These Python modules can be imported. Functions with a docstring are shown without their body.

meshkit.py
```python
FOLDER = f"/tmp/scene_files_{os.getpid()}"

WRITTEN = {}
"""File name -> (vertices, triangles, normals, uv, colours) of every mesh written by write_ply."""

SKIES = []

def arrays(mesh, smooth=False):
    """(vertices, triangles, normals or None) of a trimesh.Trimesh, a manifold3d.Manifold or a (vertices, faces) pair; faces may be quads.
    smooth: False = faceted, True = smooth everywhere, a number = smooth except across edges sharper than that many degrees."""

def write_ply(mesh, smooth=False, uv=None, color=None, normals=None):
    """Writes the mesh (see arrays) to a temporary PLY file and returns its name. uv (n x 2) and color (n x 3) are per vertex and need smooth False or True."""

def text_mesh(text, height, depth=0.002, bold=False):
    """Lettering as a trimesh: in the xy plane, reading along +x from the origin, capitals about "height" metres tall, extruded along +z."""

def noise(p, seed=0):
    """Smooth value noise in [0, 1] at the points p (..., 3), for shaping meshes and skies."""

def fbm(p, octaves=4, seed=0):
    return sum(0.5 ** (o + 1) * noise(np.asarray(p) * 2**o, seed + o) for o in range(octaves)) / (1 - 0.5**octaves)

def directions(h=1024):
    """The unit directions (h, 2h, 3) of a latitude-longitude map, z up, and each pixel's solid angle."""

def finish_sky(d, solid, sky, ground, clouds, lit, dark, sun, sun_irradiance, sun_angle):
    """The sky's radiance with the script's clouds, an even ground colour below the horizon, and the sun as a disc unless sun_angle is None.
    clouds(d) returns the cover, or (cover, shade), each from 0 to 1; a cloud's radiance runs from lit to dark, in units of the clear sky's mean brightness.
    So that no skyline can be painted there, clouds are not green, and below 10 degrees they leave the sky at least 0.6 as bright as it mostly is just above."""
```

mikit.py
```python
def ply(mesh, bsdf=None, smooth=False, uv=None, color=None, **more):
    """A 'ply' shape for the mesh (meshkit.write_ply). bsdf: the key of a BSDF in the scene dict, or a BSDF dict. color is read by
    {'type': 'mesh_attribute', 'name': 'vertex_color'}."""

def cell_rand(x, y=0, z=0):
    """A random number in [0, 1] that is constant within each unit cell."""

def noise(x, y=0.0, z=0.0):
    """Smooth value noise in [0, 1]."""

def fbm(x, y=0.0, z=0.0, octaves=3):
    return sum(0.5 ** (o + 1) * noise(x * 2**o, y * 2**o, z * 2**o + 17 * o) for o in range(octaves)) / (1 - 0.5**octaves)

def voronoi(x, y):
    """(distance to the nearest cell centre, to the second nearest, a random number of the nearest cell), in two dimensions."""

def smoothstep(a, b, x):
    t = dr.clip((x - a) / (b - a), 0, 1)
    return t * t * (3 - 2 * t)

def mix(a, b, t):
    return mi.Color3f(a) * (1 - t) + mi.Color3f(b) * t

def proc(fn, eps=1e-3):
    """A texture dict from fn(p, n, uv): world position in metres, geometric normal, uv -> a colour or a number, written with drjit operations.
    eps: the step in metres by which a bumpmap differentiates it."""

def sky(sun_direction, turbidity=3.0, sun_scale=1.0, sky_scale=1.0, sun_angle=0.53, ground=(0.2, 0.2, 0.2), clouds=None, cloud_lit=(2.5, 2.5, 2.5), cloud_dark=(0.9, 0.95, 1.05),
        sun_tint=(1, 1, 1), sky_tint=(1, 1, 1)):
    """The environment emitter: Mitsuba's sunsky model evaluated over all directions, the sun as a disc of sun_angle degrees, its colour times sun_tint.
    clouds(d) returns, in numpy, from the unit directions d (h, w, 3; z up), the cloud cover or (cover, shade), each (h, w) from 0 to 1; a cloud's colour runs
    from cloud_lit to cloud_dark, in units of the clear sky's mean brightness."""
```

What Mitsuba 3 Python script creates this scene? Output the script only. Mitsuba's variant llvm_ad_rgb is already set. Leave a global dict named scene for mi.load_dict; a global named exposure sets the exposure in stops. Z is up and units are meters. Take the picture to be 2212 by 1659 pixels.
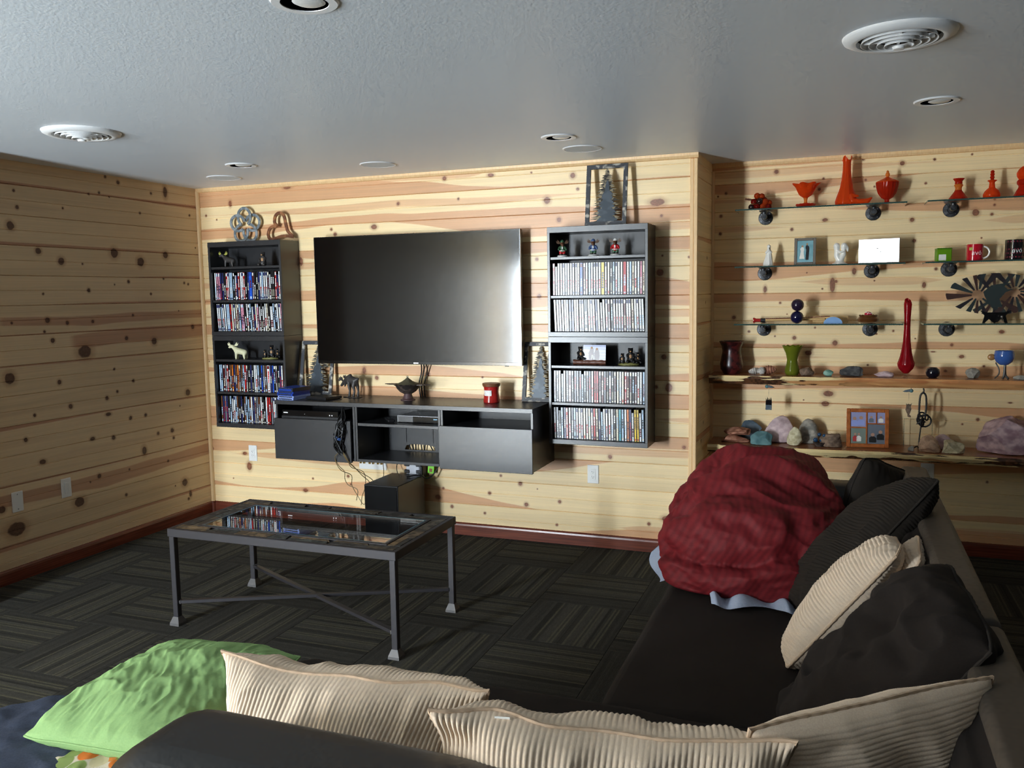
import math, random
import numpy as np, trimesh, mitsuba as mi, drjit as dr
import manifold3d as m3
import shapely.geometry as sg
import shapely.ops as so
from shapely import affinity
import mikit, meshkit
from mikit import proc, noise, fbm, smoothstep, mix, cell_rand

# ------------------------------------------------------------------ camera, light, exposure
T = mi.ScalarTransform4f
EYE = [4.3396, -5.0505, 1.5794]
FWD = [-0.35582, 0.92872, -0.10462]
UPV = [-0.02251, 0.10339, 0.99439]
scene = {'camera': {'type': 'perspective', 'fov': 61.83, 'fov_axis': 'x', 'near_clip': 0.05, 'far_clip': 50,
                    'to_world': T().look_at(origin=EYE, target=[a + b for a, b in zip(EYE, FWD)], up=UPV)}}
labels = {}
exposure = -0.12
WINDOW_LIGHT = [112, 128, 142]      # daylight coming in through the rear window
WINDOW = (0.36, 0.93, 0.10, 1.98)    # x0, x1, z0, z1 in the rear wall
REAR = -6.60
ROOM_H = 2.366
CORNER_X, ALC_Y, ALC_X0 = 3.562, 0.50, 3.578
RIGHT = 8.00

# ------------------------------------------------------------------ helpers
taken = {}
def numbered(key):
    n = taken.get(key, 0); taken[key] = n + 1
    return key if n == 0 else f'{key}_{n:03d}'
def thing(name, label, cat, group=None):
    k = numbered(name); labels[k] = {'label': label, 'category': cat}
    if group: labels[k]['group'] = group
    return k
def put(key, mesh, mat, smooth=False, to_world=None, **kw):
    d = mikit.ply(mesh, mat, smooth, **kw)
    if to_world is not None: d['to_world'] = to_world
    scene[key] = d
    return key
def part(parent, name, mesh, mat, smooth=False, label=None, kind=None, **kw):
    k = put(numbered(parent + '__' + name), mesh, mat, smooth, **kw)
    if label: labels.setdefault(k, {})['label'] = label
    if kind: labels.setdefault(k, {})['kind'] = kind
    return k
def single(name, mesh, mat, label, cat, group=None, smooth=False, **kw):
    k = thing(name, label, cat, group); put(k, mesh, mat, smooth, **kw); return k
def struct(name, mesh, mat, smooth=False, label=None):
    k = numbered(name); put(k, mesh, mat, smooth); labels[k] = {'kind': 'structure'}
    if label: labels[k]['label'] = label
    return k

def box(x0, x1, y0, y1, z0, z1, b=0.0):
    """A box, its edges chamfered by b."""
    x0, x1 = min(x0, x1), max(x0, x1); y0, y1 = min(y0, y1), max(y0, y1); z0, z1 = min(z0, z1), max(z0, z1)
    if b <= 0:
        m = trimesh.creation.box([x1 - x0, y1 - y0, z1 - z0]); m.apply_translation([(x0 + x1) / 2, (y0 + y1) / 2, (z0 + z1) / 2]); return m
    b = min(b, (x1 - x0) / 2.2, (y1 - y0) / 2.2, (z1 - z0) / 2.2)
    P = []
    for x, xi in ((x0, x0 + b), (x1, x1 - b)):
        for y, yi in ((y0, y0 + b), (y1, y1 - b)):
            for z, zi in ((z0, z0 + b), (z1, z1 - b)):
                P += [(x, yi, zi), (xi, y, zi), (xi, yi, z)]
    return trimesh.convex.convex_hull(np.array(P))
def cat(*ms):
    L = []
    for m in ms: L += m if isinstance(m, list) else [m]
    return trimesh.util.concatenate(L)
def rot(deg, axis, point=(0, 0, 0)):
    return trimesh.transformations.rotation_matrix(math.radians(deg), axis, point)
def moved(m, t=(0, 0, 0), rz=0, rx=0, ry=0, s=1.0):
    m = m.copy()
    if s != 1.0: m.apply_scale(s)
    if rx: m.apply_transform(rot(rx, [1, 0, 0]))
    if ry: m.apply_transform(rot(ry, [0, 1, 0]))
    if rz: m.apply_transform(rot(rz, [0, 0, 1]))
    m.apply_translation(t); return m
def lathe(prof, n=40, wave=None):
    """Revolve (r, z) points about z; wave(theta, r, z) -> (r, z) may ripple them."""
    prof = np.asarray(prof, float); th = np.arange(n) * 2 * math.pi / n
    V = []
    for r, z in prof:
        rr, zz = np.full(n, r), np.full(n, z)
        if wave: rr, zz = wave(th, r, z)
        V.append(np.stack([rr * np.cos(th), rr * np.sin(th), zz + 0 * th], 1))
    V = np.concatenate(V); F = []
    i = np.arange(n); j = (i + 1) % n
    for k in range(len(prof) - 1):
        a, b = k * n, (k + 1) * n
        F.append(np.stack([a + i, a + j, b + j], 1)); F.append(np.stack([a + i, b + j, b + i], 1))
    F = np.concatenate(F)
    m = trimesh.Trimesh(V, F, process=False)
    m.merge_vertices(digits_vertex=7); m.update_faces(m.nondegenerate_faces()); m.remove_unreferenced_vertices()
    return m
def spline(pts, n=8):
    """Catmull-Rom through the points."""
    P = np.asarray(pts, float); P = np.vstack([2 * P[0] - P[1], P, 2 * P[-1] - P[-2]]); out = []
    for i in range(1, len(P) - 2):
        for t in np.arange(n) / n:
            a, b, c, d = P[i - 1], P[i], P[i + 1], P[i + 2]
            out.append(.5 * (2 * b + (c - a) * t + (2 * a - 5 * b + 4 * c - d) * t * t + (3 * b - a - 3 * c + d) * t ** 3))
    return np.vstack([out, P[-2]])
def tube(pts, r, sides=8, closed=False):
    p = np.asarray(pts, float); n = len(p)
    r = np.broadcast_to(np.asarray(r, float), (n,))
    t = np.roll(p, -1, 0) - np.roll(p, 1, 0) if closed else np.gradient(p, axis=0)
    t /= np.linalg.norm(t, axis=1, keepdims=True) + 1e-12
    a = np.cross(t[0], [0, 0, 1.0] if abs(t[0][2]) < .9 else [1.0, 0, 0]); A = []
    for k in range(n):
        a = a - t[k] * (a @ t[k]); a /= np.linalg.norm(a) + 1e-12; A.append(a)
    A = np.array(A); B = np.cross(t, A); ang = np.arange(sides) * 2 * math.pi / sides
    V = (p[:, None] + r[:, None, None] * (np.cos(ang)[None, :, None] * A[:, None] + np.sin(ang)[None, :, None] * B[:, None])).reshape(-1, 3)
    m = n if closed else n - 1
    i, j = np.meshgrid(np.arange(m), np.arange(sides), indexing='ij'); i2 = (i + 1) % n; j2 = (j + 1) % sides
    F = np.stack([i * sides + j, i * sides + j2, i2 * sides + j2, i2 * sides + j], -1).reshape(-1, 4)
    F = np.vstack([F[:, [0, 1, 2]], F[:, [0, 2, 3]]])
    if not closed:
        c0, c1 = len(V), len(V) + 1; V = np.vstack([V, p[0], p[-1]]); k = np.arange(sides); k2 = (k + 1) % sides; e = (n - 1) * sides
        F = np.vstack([F, np.stack([np.full(sides, c0), k2, k], 1), np.stack([np.full(sides, c1), e + k, e + k2], 1)])
    return trimesh.Trimesh(V, F, process=False)
def ball(c, r, sub=2):
    m = trimesh.creation.icosphere(subdivisions=sub); m.apply_scale(np.broadcast_to(r, (3,))); m.apply_translation(c); return m
def extrude(poly, d):
    return cat([trimesh.creation.extrude_polygon(g, d, engine='earcut') for g in getattr(poly, 'geoms', [poly])])
def upright(m, x, y, z):
    """A mesh drawn in the xy plane (thickness along z) stood up to face the room (-y)."""
    m = m.copy(); m.apply_transform(rot(90, [1, 0, 0])); m.apply_translation([x, y, z]); return m
def grid(nu, nv, fn):
    """An open sheet from fn(u, v) -> points, u and v in [0, 1]."""
    u, v = np.meshgrid(np.linspace(0, 1, nu), np.linspace(0, 1, nv), indexing='ij')
    P = fn(u, v).reshape(-1, 3)
    i, j = np.meshgrid(np.arange(nu - 1), np.arange(nv - 1), indexing='ij'); a = i * nv + j
    F = np.stack([a, a + nv, a + nv + 1, a + 1], -1).reshape(-1, 4)
    return trimesh.Trimesh(P, np.vstack([F[:, [0, 1, 2]], F[:, [0, 2, 3]]]), process=False)
def hull_chain(joints, bones, edge=0.006, smooth=8):
    """A figure as one surface: the hulls of spheres along the bones, joined, refined and smoothed."""
    def sph(k):
        c, r = joints[k]; return m3.Manifold.sphere(r, 16).translate([float(v) for v in c])
    parts_ = [m3.Manifold.batch_hull([sph(a), sph(b)]) if a != b else sph(a) for a, b in bones]
    M = m3.Manifold.batch_boolean(parts_, m3.OpType.Add).refine_to_length(edge)
    mm = M.to_mesh(); t = trimesh.Trimesh(mm.vert_properties[:, :3], mm.tri_verts)
    trimesh.smoothing.filter_taubin(t, iterations=smooth); return t
def lin(r, g, b):
    f = lambda c: (c / 255 / 12.92 if c <= 10 else ((c / 255 + .055) / 1.055) ** 2.4)
    return [f(r), f(g), f(b)]
def mat(name, rgb, rough=.5, spec=.5, metal=0.0, bump=None, two=False, **kw):
    col = rgb if isinstance(rgb, dict) else {'type': 'rgb', 'value': list(rgb)}
    d = {'type': 'principled', 'base_color': col, 'roughness': rough, 'specular': spec, 'metallic': metal, **kw}
    if metal: d.pop('specular')
    if bump: d = {'type': 'bumpmap', 'arbitrary': {**bump[0]}, 'scale': bump[1], 'bsdf': d}
    if two: d = {'type': 'twosided', 'bsdf': d}
    scene[name] = d; return name

# ------------------------------------------------------------------ materials
PITCH, EDGE0 = 0.169, 0.0375          # tongue and groove boards
KNOT_LEFT = [(-1.483,2.201,np.float64(0.0052),1),(-1.469,2.11,np.float64(0.007),1),(-1.52,2.005,np.float64(0.0149),1),(-1.352,1.871,np.float64(0.0116),1),(-1.2,1.817,np.float64(0.014),1),(-0.793,1.88,np.float64(0.0192),1),(-0.575,1.83,np.float64(0.0186),1),(-0.346,1.884,np.float64(0.0149),1),(-0.726,2.331,np.float64(0.0079),1),(-0.316,2.312,np.float64(0.0122),0.5),(-1.013,1.644,np.float64(0.0079),1),(-0.69,1.7,np.float64(0.007),1),(-0.501,1.619,np.float64(0.0052),1),(-0.141,1.686,np.float64(0.0052),1),(-0.377,1.722,np.float64(0.0044),1),(-0.555,2.152,np.float64(0.0052),1),(-0.09,2.172,np.float64(0.0052),1),(-1.163,2.131,np.float64(0.0044),1),(-0.964,2.234,np.float64(0.0044),1),(-0.884,2.25,np.float64(0.0052),1),(-0.805,2.231,0.003,1),(-1.35,1.404,np.float64(0.0052),1),(-1.298,1.35,np.float64(0.0093),1),(-1.074,1.267,np.float64(0.0245),1.3),(-0.736,1.333,np.float64(0.0087),1),(-0.497,1.301,np.float64(0.0149),1),(-1.187,1.45,np.float64(0.0079),1),(-0.998,1.451,np.float64(0.007),1),(-1.323,1.47,np.float64(0.0105),1),(-1.558,1.462,np.float64(0.0047),1),(-0.67,1.481,np.float64(0.0061),1),(-0.119,1.381,np.float64(0.0105),1),(-1.596,1.153,np.float64(0.0201),1),(-1.272,1.099,np.float64(0.0091),1),(-0.701,1.05,np.float64(0.0064),1),(-0.204,0.916,np.float64(0.0146),1),(-0.927,0.962,np.float64(0.0082),1),(-1.205,0.945,np.float64(0.0091),1),(-1.456,0.925,np.float64(0.0064),1),(-0.925,0.858,np.float64(0.0073),1.8),(-0.744,0.809,np.float64(0.0082),1),(-0.613,0.81,np.float64(0.0073),1),(-1.525,0.793,np.float64(0.0082),1),(-0.895,0.702,np.float64(0.0091),1),(-1.06,0.722,np.float64(0.0073),1.6),(-1.426,0.646,np.float64(0.0091),1.5),(-0.511,0.669,np.float64(0.0073),1),(-0.378,0.669,np.float64(0.0097),1),(-0.368,0.615,np.float64(0.0064),1),(-0.643,0.573,np.float64(0.0128),0.7),(-1.028,0.479,np.float64(0.0091),1),(-1.19,0.35,np.float64(0.0182),1.3),(-0.821,0.311,np.float64(0.0064),1),(-0.284,0.279,np.float64(0.017),1),(-0.234,0.185,np.float64(0.0082),0.6),(-1.627,0.296,np.float64(0.0255),1.4),(-1.706,0.428,np.float64(0.0128),1),(-0.782,0.473,np.float64(0.0046),1),(-0.433,0.463,np.float64(0.0055),1)]
KNOT_BACK = [(0.286,2.248,np.float64(0.0158),0.6),(0.07,2.174,np.float64(0.0095),1),(0.859,1.825,np.float64(0.0189),0.5),(1.442,2.037,np.float64(0.0189),1.4),(1.141,2.0,np.float64(0.0157),1),(2.554,2.319,np.float64(0.0063),1),(2.819,2.285,np.float64(0.0189),1),(2.653,2.145,np.float64(0.0252),1),(2.729,2.025,np.float64(0.0168),1),(2.849,2.203,np.float64(0.0105),1),(3.332,2.099,np.float64(0.0252),2),(3.348,1.692,np.float64(0.0252),1),(3.372,1.194,np.float64(0.0189),1),(3.043,0.574,np.float64(0.0158),1),(1.173,0.338,np.float64(0.0126),1),(0.818,0.214,np.float64(0.0158),1.5),(1.193,0.281,np.float64(0.0084),1),(1.904,0.302,np.float64(0.0095),1),(1.862,0.238,np.float64(0.0189),1.4),(2.236,0.292,np.float64(0.0126),1),(2.451,0.368,np.float64(0.0158),1),(2.317,0.412,np.float64(0.0095),1),(2.49,0.234,np.float64(0.0158),1),(1.964,0.182,np.float64(0.0126),1),(2.2,0.155,np.float64(0.0095),1),(0.307,0.454,np.float64(0.0147),1.6),(0.342,0.361,np.float64(0.0252),0.7),(0.884,0.303,np.float64(0.0084),1),(1.426,1.03,np.float64(0.0168),1),(2.201,1.049,np.float64(0.0079),1),(2.694,0.117,np.float64(0.0095),1),(2.715,0.269,np.float64(0.0126),1),(3.39,0.212,np.float64(0.0221),1.4),(3.284,0.172,np.float64(0.0126),1),(3.403,1.01,np.float64(0.0252),0.8),(3.495,0.656,np.float64(0.0126),1),(3.518,1.777,np.float64(0.0084),1),(0.771,2.332,np.float64(0.0126),3),(1.965,2.321,np.float64(0.0158),1),(1.627,2.179,np.float64(0.0126),1),(2.284,2.321,np.float64(0.0126),2),(2.583,1.791,np.float64(0.0126),1),(2.595,1.563,np.float64(0.0157),1),(1.331,1.079,np.float64(0.0157),0.6),(1.814,1.063,np.float64(0.0157),1)]
KNOT_ALCOVE = [(3.962,2.294,np.float64(0.0099),1),(4.233,2.238,np.float64(0.0049),1),(4.451,2.337,np.float64(0.0066),1),(4.662,2.298,np.float64(0.0099),1),(4.831,2.309,np.float64(0.0053),1),(5.021,2.324,np.float64(0.0039),1),(4.467,2.215,np.float64(0.0049),1),(4.516,2.174,np.float64(0.0039),1),(4.789,2.177,np.float64(0.0049),1),(4.247,1.993,np.float64(0.0079),1.5),(4.723,1.972,np.float64(0.0089),1),(5.051,1.998,np.float64(0.0138),1),(4.058,1.944,np.float64(0.0069),1),(3.63,1.934,np.float64(0.0072),1),(3.663,2.182,np.float64(0.0059),1),(3.633,2.044,np.float64(0.0069),1),(5.144,2.036,np.float64(0.0049),1),(4.738,1.851,np.float64(0.0079),1),(5.085,1.854,np.float64(0.0033),1),(3.997,1.499,np.float64(0.0053),1),(4.24,1.581,np.float64(0.0039),1),(4.53,1.624,0.003,1),(4.417,1.683,np.float64(0.0089),0.6),(4.297,1.603,np.float64(0.0118),0.35),(4.798,1.594,np.float64(0.0079),0.6),(3.906,1.584,np.float64(0.0079),0.5),(3.719,1.41,np.float64(0.0089),1),(4.149,1.68,0.003,1),(3.812,1.322,np.float64(0.0057),1),(4.084,1.283,np.float64(0.0085),1),(4.32,1.252,np.float64(0.0118),1),(4.167,1.19,np.float64(0.0118),1.3),(4.203,1.346,np.float64(0.0039),1),(4.55,1.309,np.float64(0.0039),1),(4.641,1.326,np.float64(0.0046),1),(4.038,1.429,0.003,1),(4.761,1.281,0.003,1),(5.008,1.177,np.float64(0.0076),1.4),(4.927,1.092,np.float64(0.0047),1.3),(4.955,1.245,np.float64(0.0066),1),(5.207,1.321,np.float64(0.0076),1.4),(4.858,1.204,0.003,3),(4.287,0.942,np.float64(0.0134),1.6),(4.272,0.879,np.float64(0.0115),1.5),(5.105,0.812,np.float64(0.0067),1),(5.265,0.915,np.float64(0.0032),2.5),(4.145,0.898,0.003,1)]
SAP, HEART = lin(240, 212, 162), lin(212, 162, 118)
KNOT, KNOT_RIM = lin(86, 48, 32), lin(150, 100, 62)
def pine(along, knots, seed, heart_amount, streaks=(), sap=SAP, heart=HEART, knot=KNOT, ksize=1.0):
    def fn(p, n, uv):
        u = p.x if along == 'x' else p.y
        v = p.z
        k = dr.floor((v - EDGE0) / PITCH); t = (v - EDGE0) / PITCH - k
        kk = k + seed
        r1, r2, r3 = cell_rand(kk, 3), cell_rand(kk, 5), cell_rand(kk, 7)
        w = u + r1 * 9.0
        side = dr.select(r2 > .5, t, 1 - t)
        # heartwood: the pinker wood on one side of a board, with a wandering edge
        h = heart_amount * (1.55 * noise(w * .9, kk * 3.1) - .25 + .45 * (r3 - .5)) + .10 * min(1, heart_amount * 1.6) * (noise(w * 4.5, kk * 5.7) - .5) - .03
        hv = smoothstep(-.012, .03, h - side)
        band2 = noise(w * 1.1 + 40, kk * 2.3)
        hv = dr.maximum(hv, heart_amount * smoothstep(.0, .05, .16 * smoothstep(.55, .8, band2) - dr.abs(side - .62 - .12 * (noise(w * 1.7, kk) - .5))))
        for pts, half in streaks:
            zc = mi.Float(pts[0][1])
            for a, b in zip(pts[:-1], pts[1:]):
                f = dr.clip((u - a[0]) / (b[0] - a[0]), 0, 1)
                zc = dr.select(u > a[0], a[1] + (b[1] - a[1]) * f, zc)
            inside = smoothstep(pts[0][0] - .03, pts[0][0] + .03, u)
            hv = dr.maximum(hv, .85 * inside * smoothstep(.006, -.004, dr.abs(v - zc) - half * (.8 + .5 * noise(u * 5, 3))))
        c = mix(sap, heart, hv)
        # grain
        wob = noise(w * 1.3, v * 9, kk) * .03
        g = noise(w * 2.0, (v + wob) * 260, kk) * .6 + noise(w * 5, (v + wob) * 700) * .4
        fig = noise(w * .8, (v + wob * 2) * 40, kk + 9)
        c *= .86 + .16 * g + .12 * fig
        c *= .93 + .14 * r3
        # knots
        kd, rim = mi.Float(0), mi.Float(0)
        wv = .16 * (noise(u * 60, v * 60) - .5)
        for (ku, kz, r, asp) in knots:
            r = r * ksize
            d = dr.sqrt(dr.square((u - ku) / (r * max(asp, 1))) + dr.square((v - kz) / (r / min(asp, 1)))) + wv
            kd = dr.maximum(kd, smoothstep(1.08, .82, d)); rim = dr.maximum(rim, smoothstep(2.1, .9, d))
        cu = dr.floor(w / .31); lu = (w / .31 - cu) - (.25 + .5 * cell_rand(cu, kk, 1)); lv = t - (.15 + .7 * cell_rand(cu, kk, 2))
        rr = .012 + .016 * cell_rand(cu, kk, 4)
        d = dr.sqrt(dr.square(lu * .31) + dr.square(lv * PITCH)) / (rr * .34) + wv * 2
        on = dr.select(cell_rand(cu, kk, 6) < .22, 1.0, 0.0)
        kd = dr.maximum(kd, on * smoothstep(1.1, .8, d)); rim = dr.maximum(rim, on * smoothstep(2.2, .9, d))
        c = mix(c, mi.Color3f(KNOT_RIM) * (.7 + .5 * g), rim * .45)
        c = mix(c, mi.Color3f(knot) * (.6 + .7 * noise(u * 150, v * 150)), kd * .92)
        return c
    return proc(fn)
STREAKS = [([(-1.63, 1.472), (-1.02, 1.456), (-.71, 1.470), (-.03, 1.475)], .024), ([(-1.16, 1.335), (-1.03, 1.337), (-.72, 1.347), (-.37, 1.343), (.01, 1.352)], .034),
           ([(-3.0, .48), (-1.713, .470), (-.966, .447), (-.03, .478)], .036)]
mat('pine_back', pine('x', KNOT_BACK, 0, .72, knot=lin(134, 80, 56), ksize=.85), .36, .5)
mat('pine_left_shaded', pine('y', KNOT_LEFT, 40, .12, STREAKS, lin(212, 184, 146), lin(176, 132, 104), knot=lin(78, 50, 40), ksize=1.6), .5, .3)  # same pine, its sap and heart darkened in place of dim light
mat('pine_alcove', pine('x', KNOT_ALCOVE, 80, .55, knot=lin(122, 74, 54), ksize=1.35), .42, .4)
mat('pine_side', pine('y', [], 120, .25), .45, .4)
def plain_pine(p, n, uv):
    g = noise(p.x * 150, p.y * 150, p.z * 3)
    return mix(lin(236, 200, 148), lin(218, 172, 120), g * .6)
mat('pine_trim', proc(plain_pine), .4, .4)
def stained(p, n, uv):
    g = noise(p.x * 4, p.y * 4, p.z * 160); f = fbm(p.x * 6, p.y * 6, p.z * 30)
    return mix(lin(74, 34, 26), lin(128, 66, 46), .5 * g + .6 * f * f)
mat('stained_wood', proc(stained), .28, .5)
def ceiling_col(p, n, uv):
    return mi.Color3f(lin(204, 211, 216)) * (.97 + .06 * fbm(p.x * 1.3, p.y * 1.3))
scene['ceiling_paint'] = {'type': 'bumpmap', 'arbitrary': proc(lambda p, n, uv: fbm(p.x * 150, p.y * 150, 0, 2), eps=.002), 'scale': .0008,
                          'bsdf': {'type': 'principled', 'base_color': proc(ceiling_col), 'roughness': .38, 'specular': .45}}
def carpet(p, n, uv):
    tx, ty = dr.floor((p.x - .41) / .5), dr.floor(p.y / .5)
    par = dr.floor((tx + ty) * .5) * 2 - (tx + ty)          # 0 or -1
    odd = dr.abs(par) > .5
    a = dr.select(odd, p.y, p.x); b = dr.select(odd, p.x, p.y)      # stripes run along b
    a0 = dr.select(odd, p.y - ty * .5, p.x - .41 - tx * .5) / .5
    seed = tx * 13 + ty * 7
    s1 = cell_rand(dr.floor(a0 * 26), 3); s2 = cell_rand(dr.floor(a0 * 9), 11); s3 = cell_rand(dr.floor(a0 * 80), 5)
    c = mix(lin(33, 32, 30), lin(56, 54, 49), .45 * s1 + .35 * s2 + .2 * s3)
    c = mix(c, lin(72, 69, 54), dr.select(cell_rand(dr.floor(a0 * 52), 8) > .90, .55, 0.0))
    c = mix(c, lin(18, 18, 17), dr.select(cell_rand(dr.floor(a0 * 40), 9) > .9, .45, 0.0))
    f = noise(p.x * 420, p.y * 420) * .5 + noise(a * 700, b * 60) * .5
    return c * (.62 + .76 * f) * (.9 + .2 * fbm(p.x * 1.7, p.y * 1.7))
mat('carpet', proc(carpet), .95, .1)
mat('white_plastic', lin(232, 230, 224), .3, .5)
mat('white_paint', lin(228, 228, 226), .35, .5)
mat('grey_paint', lin(112, 116, 122), .6, .3)
mat('dark_void', lin(16, 16, 16), .9, .1)
mat('grille_dark', lin(34, 34, 33), .6, .3)
mat('speaker_cloth', lin(206, 206, 202), .7, .2)
mat('slot_dark', lin(40, 36, 32), .6, .3)
mat('brass', lin(190, 150, 80), .3, metal=1.0)

# ------------------------------------------------------------------ the room
H = ROOM_H
def board_profile(z0, z1):
    """Cross-section of a board (depth, height): eased V edges and a bead line in the middle."""
    zm = (z0 + z1) / 2; g = .0028
    return [(.014, z0), (.0042, z0 + .0004), (.0, z0 + .0034), (.0, zm - g), (.0030, zm - .0005), (.0030, zm + .0005), (.0, zm + g), (.0, z1 - .0034), (.0042, z1 - .0004), (.014, z1)]
def boards(parent, at, n_boards=14, material='pine_back'):
    """at(s, depth, z) -> point, s = 0 or 1 the ends of the board."""
    for k in range(n_boards):
        z0 = EDGE0 + PITCH * k; z1 = min(z0 + PITCH, H + .02)
        P = board_profile(z0, z1); n = len(P)
        V = [at(0, d, z) for d, z in P] + [at(1, d, z) for d, z in P]
        F = []
        for i in range(n):
            j = (i + 1) % n; F += [(i, j, n + j), (i, n + j, n + i)]
        F += [(0, i, i + 1) for i in range(1, n - 1)] + [(n, n + i + 1, n + i) for i in range(1, n - 1)]
        m = trimesh.Trimesh(V, F, process=False); m.fix_normals()
        part(parent, 'board', m, material)
struct('floor', box(-.15, RIGHT + .15, REAR - .15, ALC_Y + .15, -.06, -.004), 'dark_void')
for i in range(-1, 16):
    for j in range(-14, 2):
        x0, y0 = .41 + .5 * i, .5 * j
        x1, y1 = min(x0 + .5, RIGHT), min(y0 + .5, ALC_Y if x0 + .25 > CORNER_X else 0)
        x0, y0 = max(x0, 0), max(y0, REAR)
        if x1 - x0 < .03 or y1 - y0 < .03: continue
        part('floor', 'carpet_tile', box(x0 + .0006, x1 - .0006, y0 + .0006, y1 - .0006, -.004, 0, .0012), 'carpet')
struct('ceiling', box(-.15, RIGHT + .15, REAR - .15, ALC_Y + .15, H, H + .06), 'ceiling_paint')
struct('wall_back', box(-.05, CORNER_X - .002, .013, .06, 0, H), 'pine_trim')
boards('wall_back', lambda s, d, z: (0 if s == 0 else CORNER_X - .001, d, z))
struct('wall_light_block', cat(box(-.06, .207, REAR, -2.013, 0, H)), 'pine_side')  # added bump-out, unseen, to keep window light off the left wall
boards('wall_light_block', lambda s, d, z: (.22 - d, REAR if s == 0 else -2.0, z), material='pine_side')
boards('wall_light_block', lambda s, d, z: (0 if s == 0 else .22 - .001, -2.0 - d, z), material='pine_back')
struct('wall_left', box(-.06, -.013, -2.05, .06, 0, H), 'pine_trim')
boards('wall_left', lambda s, d, z: (-d, -2.02 if s == 0 else 0, z), material='pine_left_shaded')
struct('wall_alcove', box(ALC_X0 - .02, RIGHT + .06, ALC_Y + .013, ALC_Y + .06, 0, H), 'pine_trim')
boards('wall_alcove', lambda s, d, z: (ALC_X0 if s == 0 else RIGHT, ALC_Y + d, z), material='pine_alcove')
side = lambda y: CORNER_X + (ALC_X0 - CORNER_X) * y / ALC_Y
struct('wall_return', trimesh.convex.convex_hull(np.array([(x, y, z) for z in (0, H) for x, y in ((CORNER_X - .05, .01), (CORNER_X - .014, .01), (ALC_X0 - .05, ALC_Y + .05), (ALC_X0 - .014, ALC_Y + .05))])), 'pine_trim')
boards('wall_return', lambda s, d, z: ((CORNER_X if s == 0 else ALC_X0) - d, 0.002 if s == 0 else ALC_Y, z), material='pine_side')
struct('wall_right', box(RIGHT + .013, RIGHT + .06, REAR, ALC_Y + .06, 0, H), 'grey_paint')
x0, x1, z0, z1 = WINDOW
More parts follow.
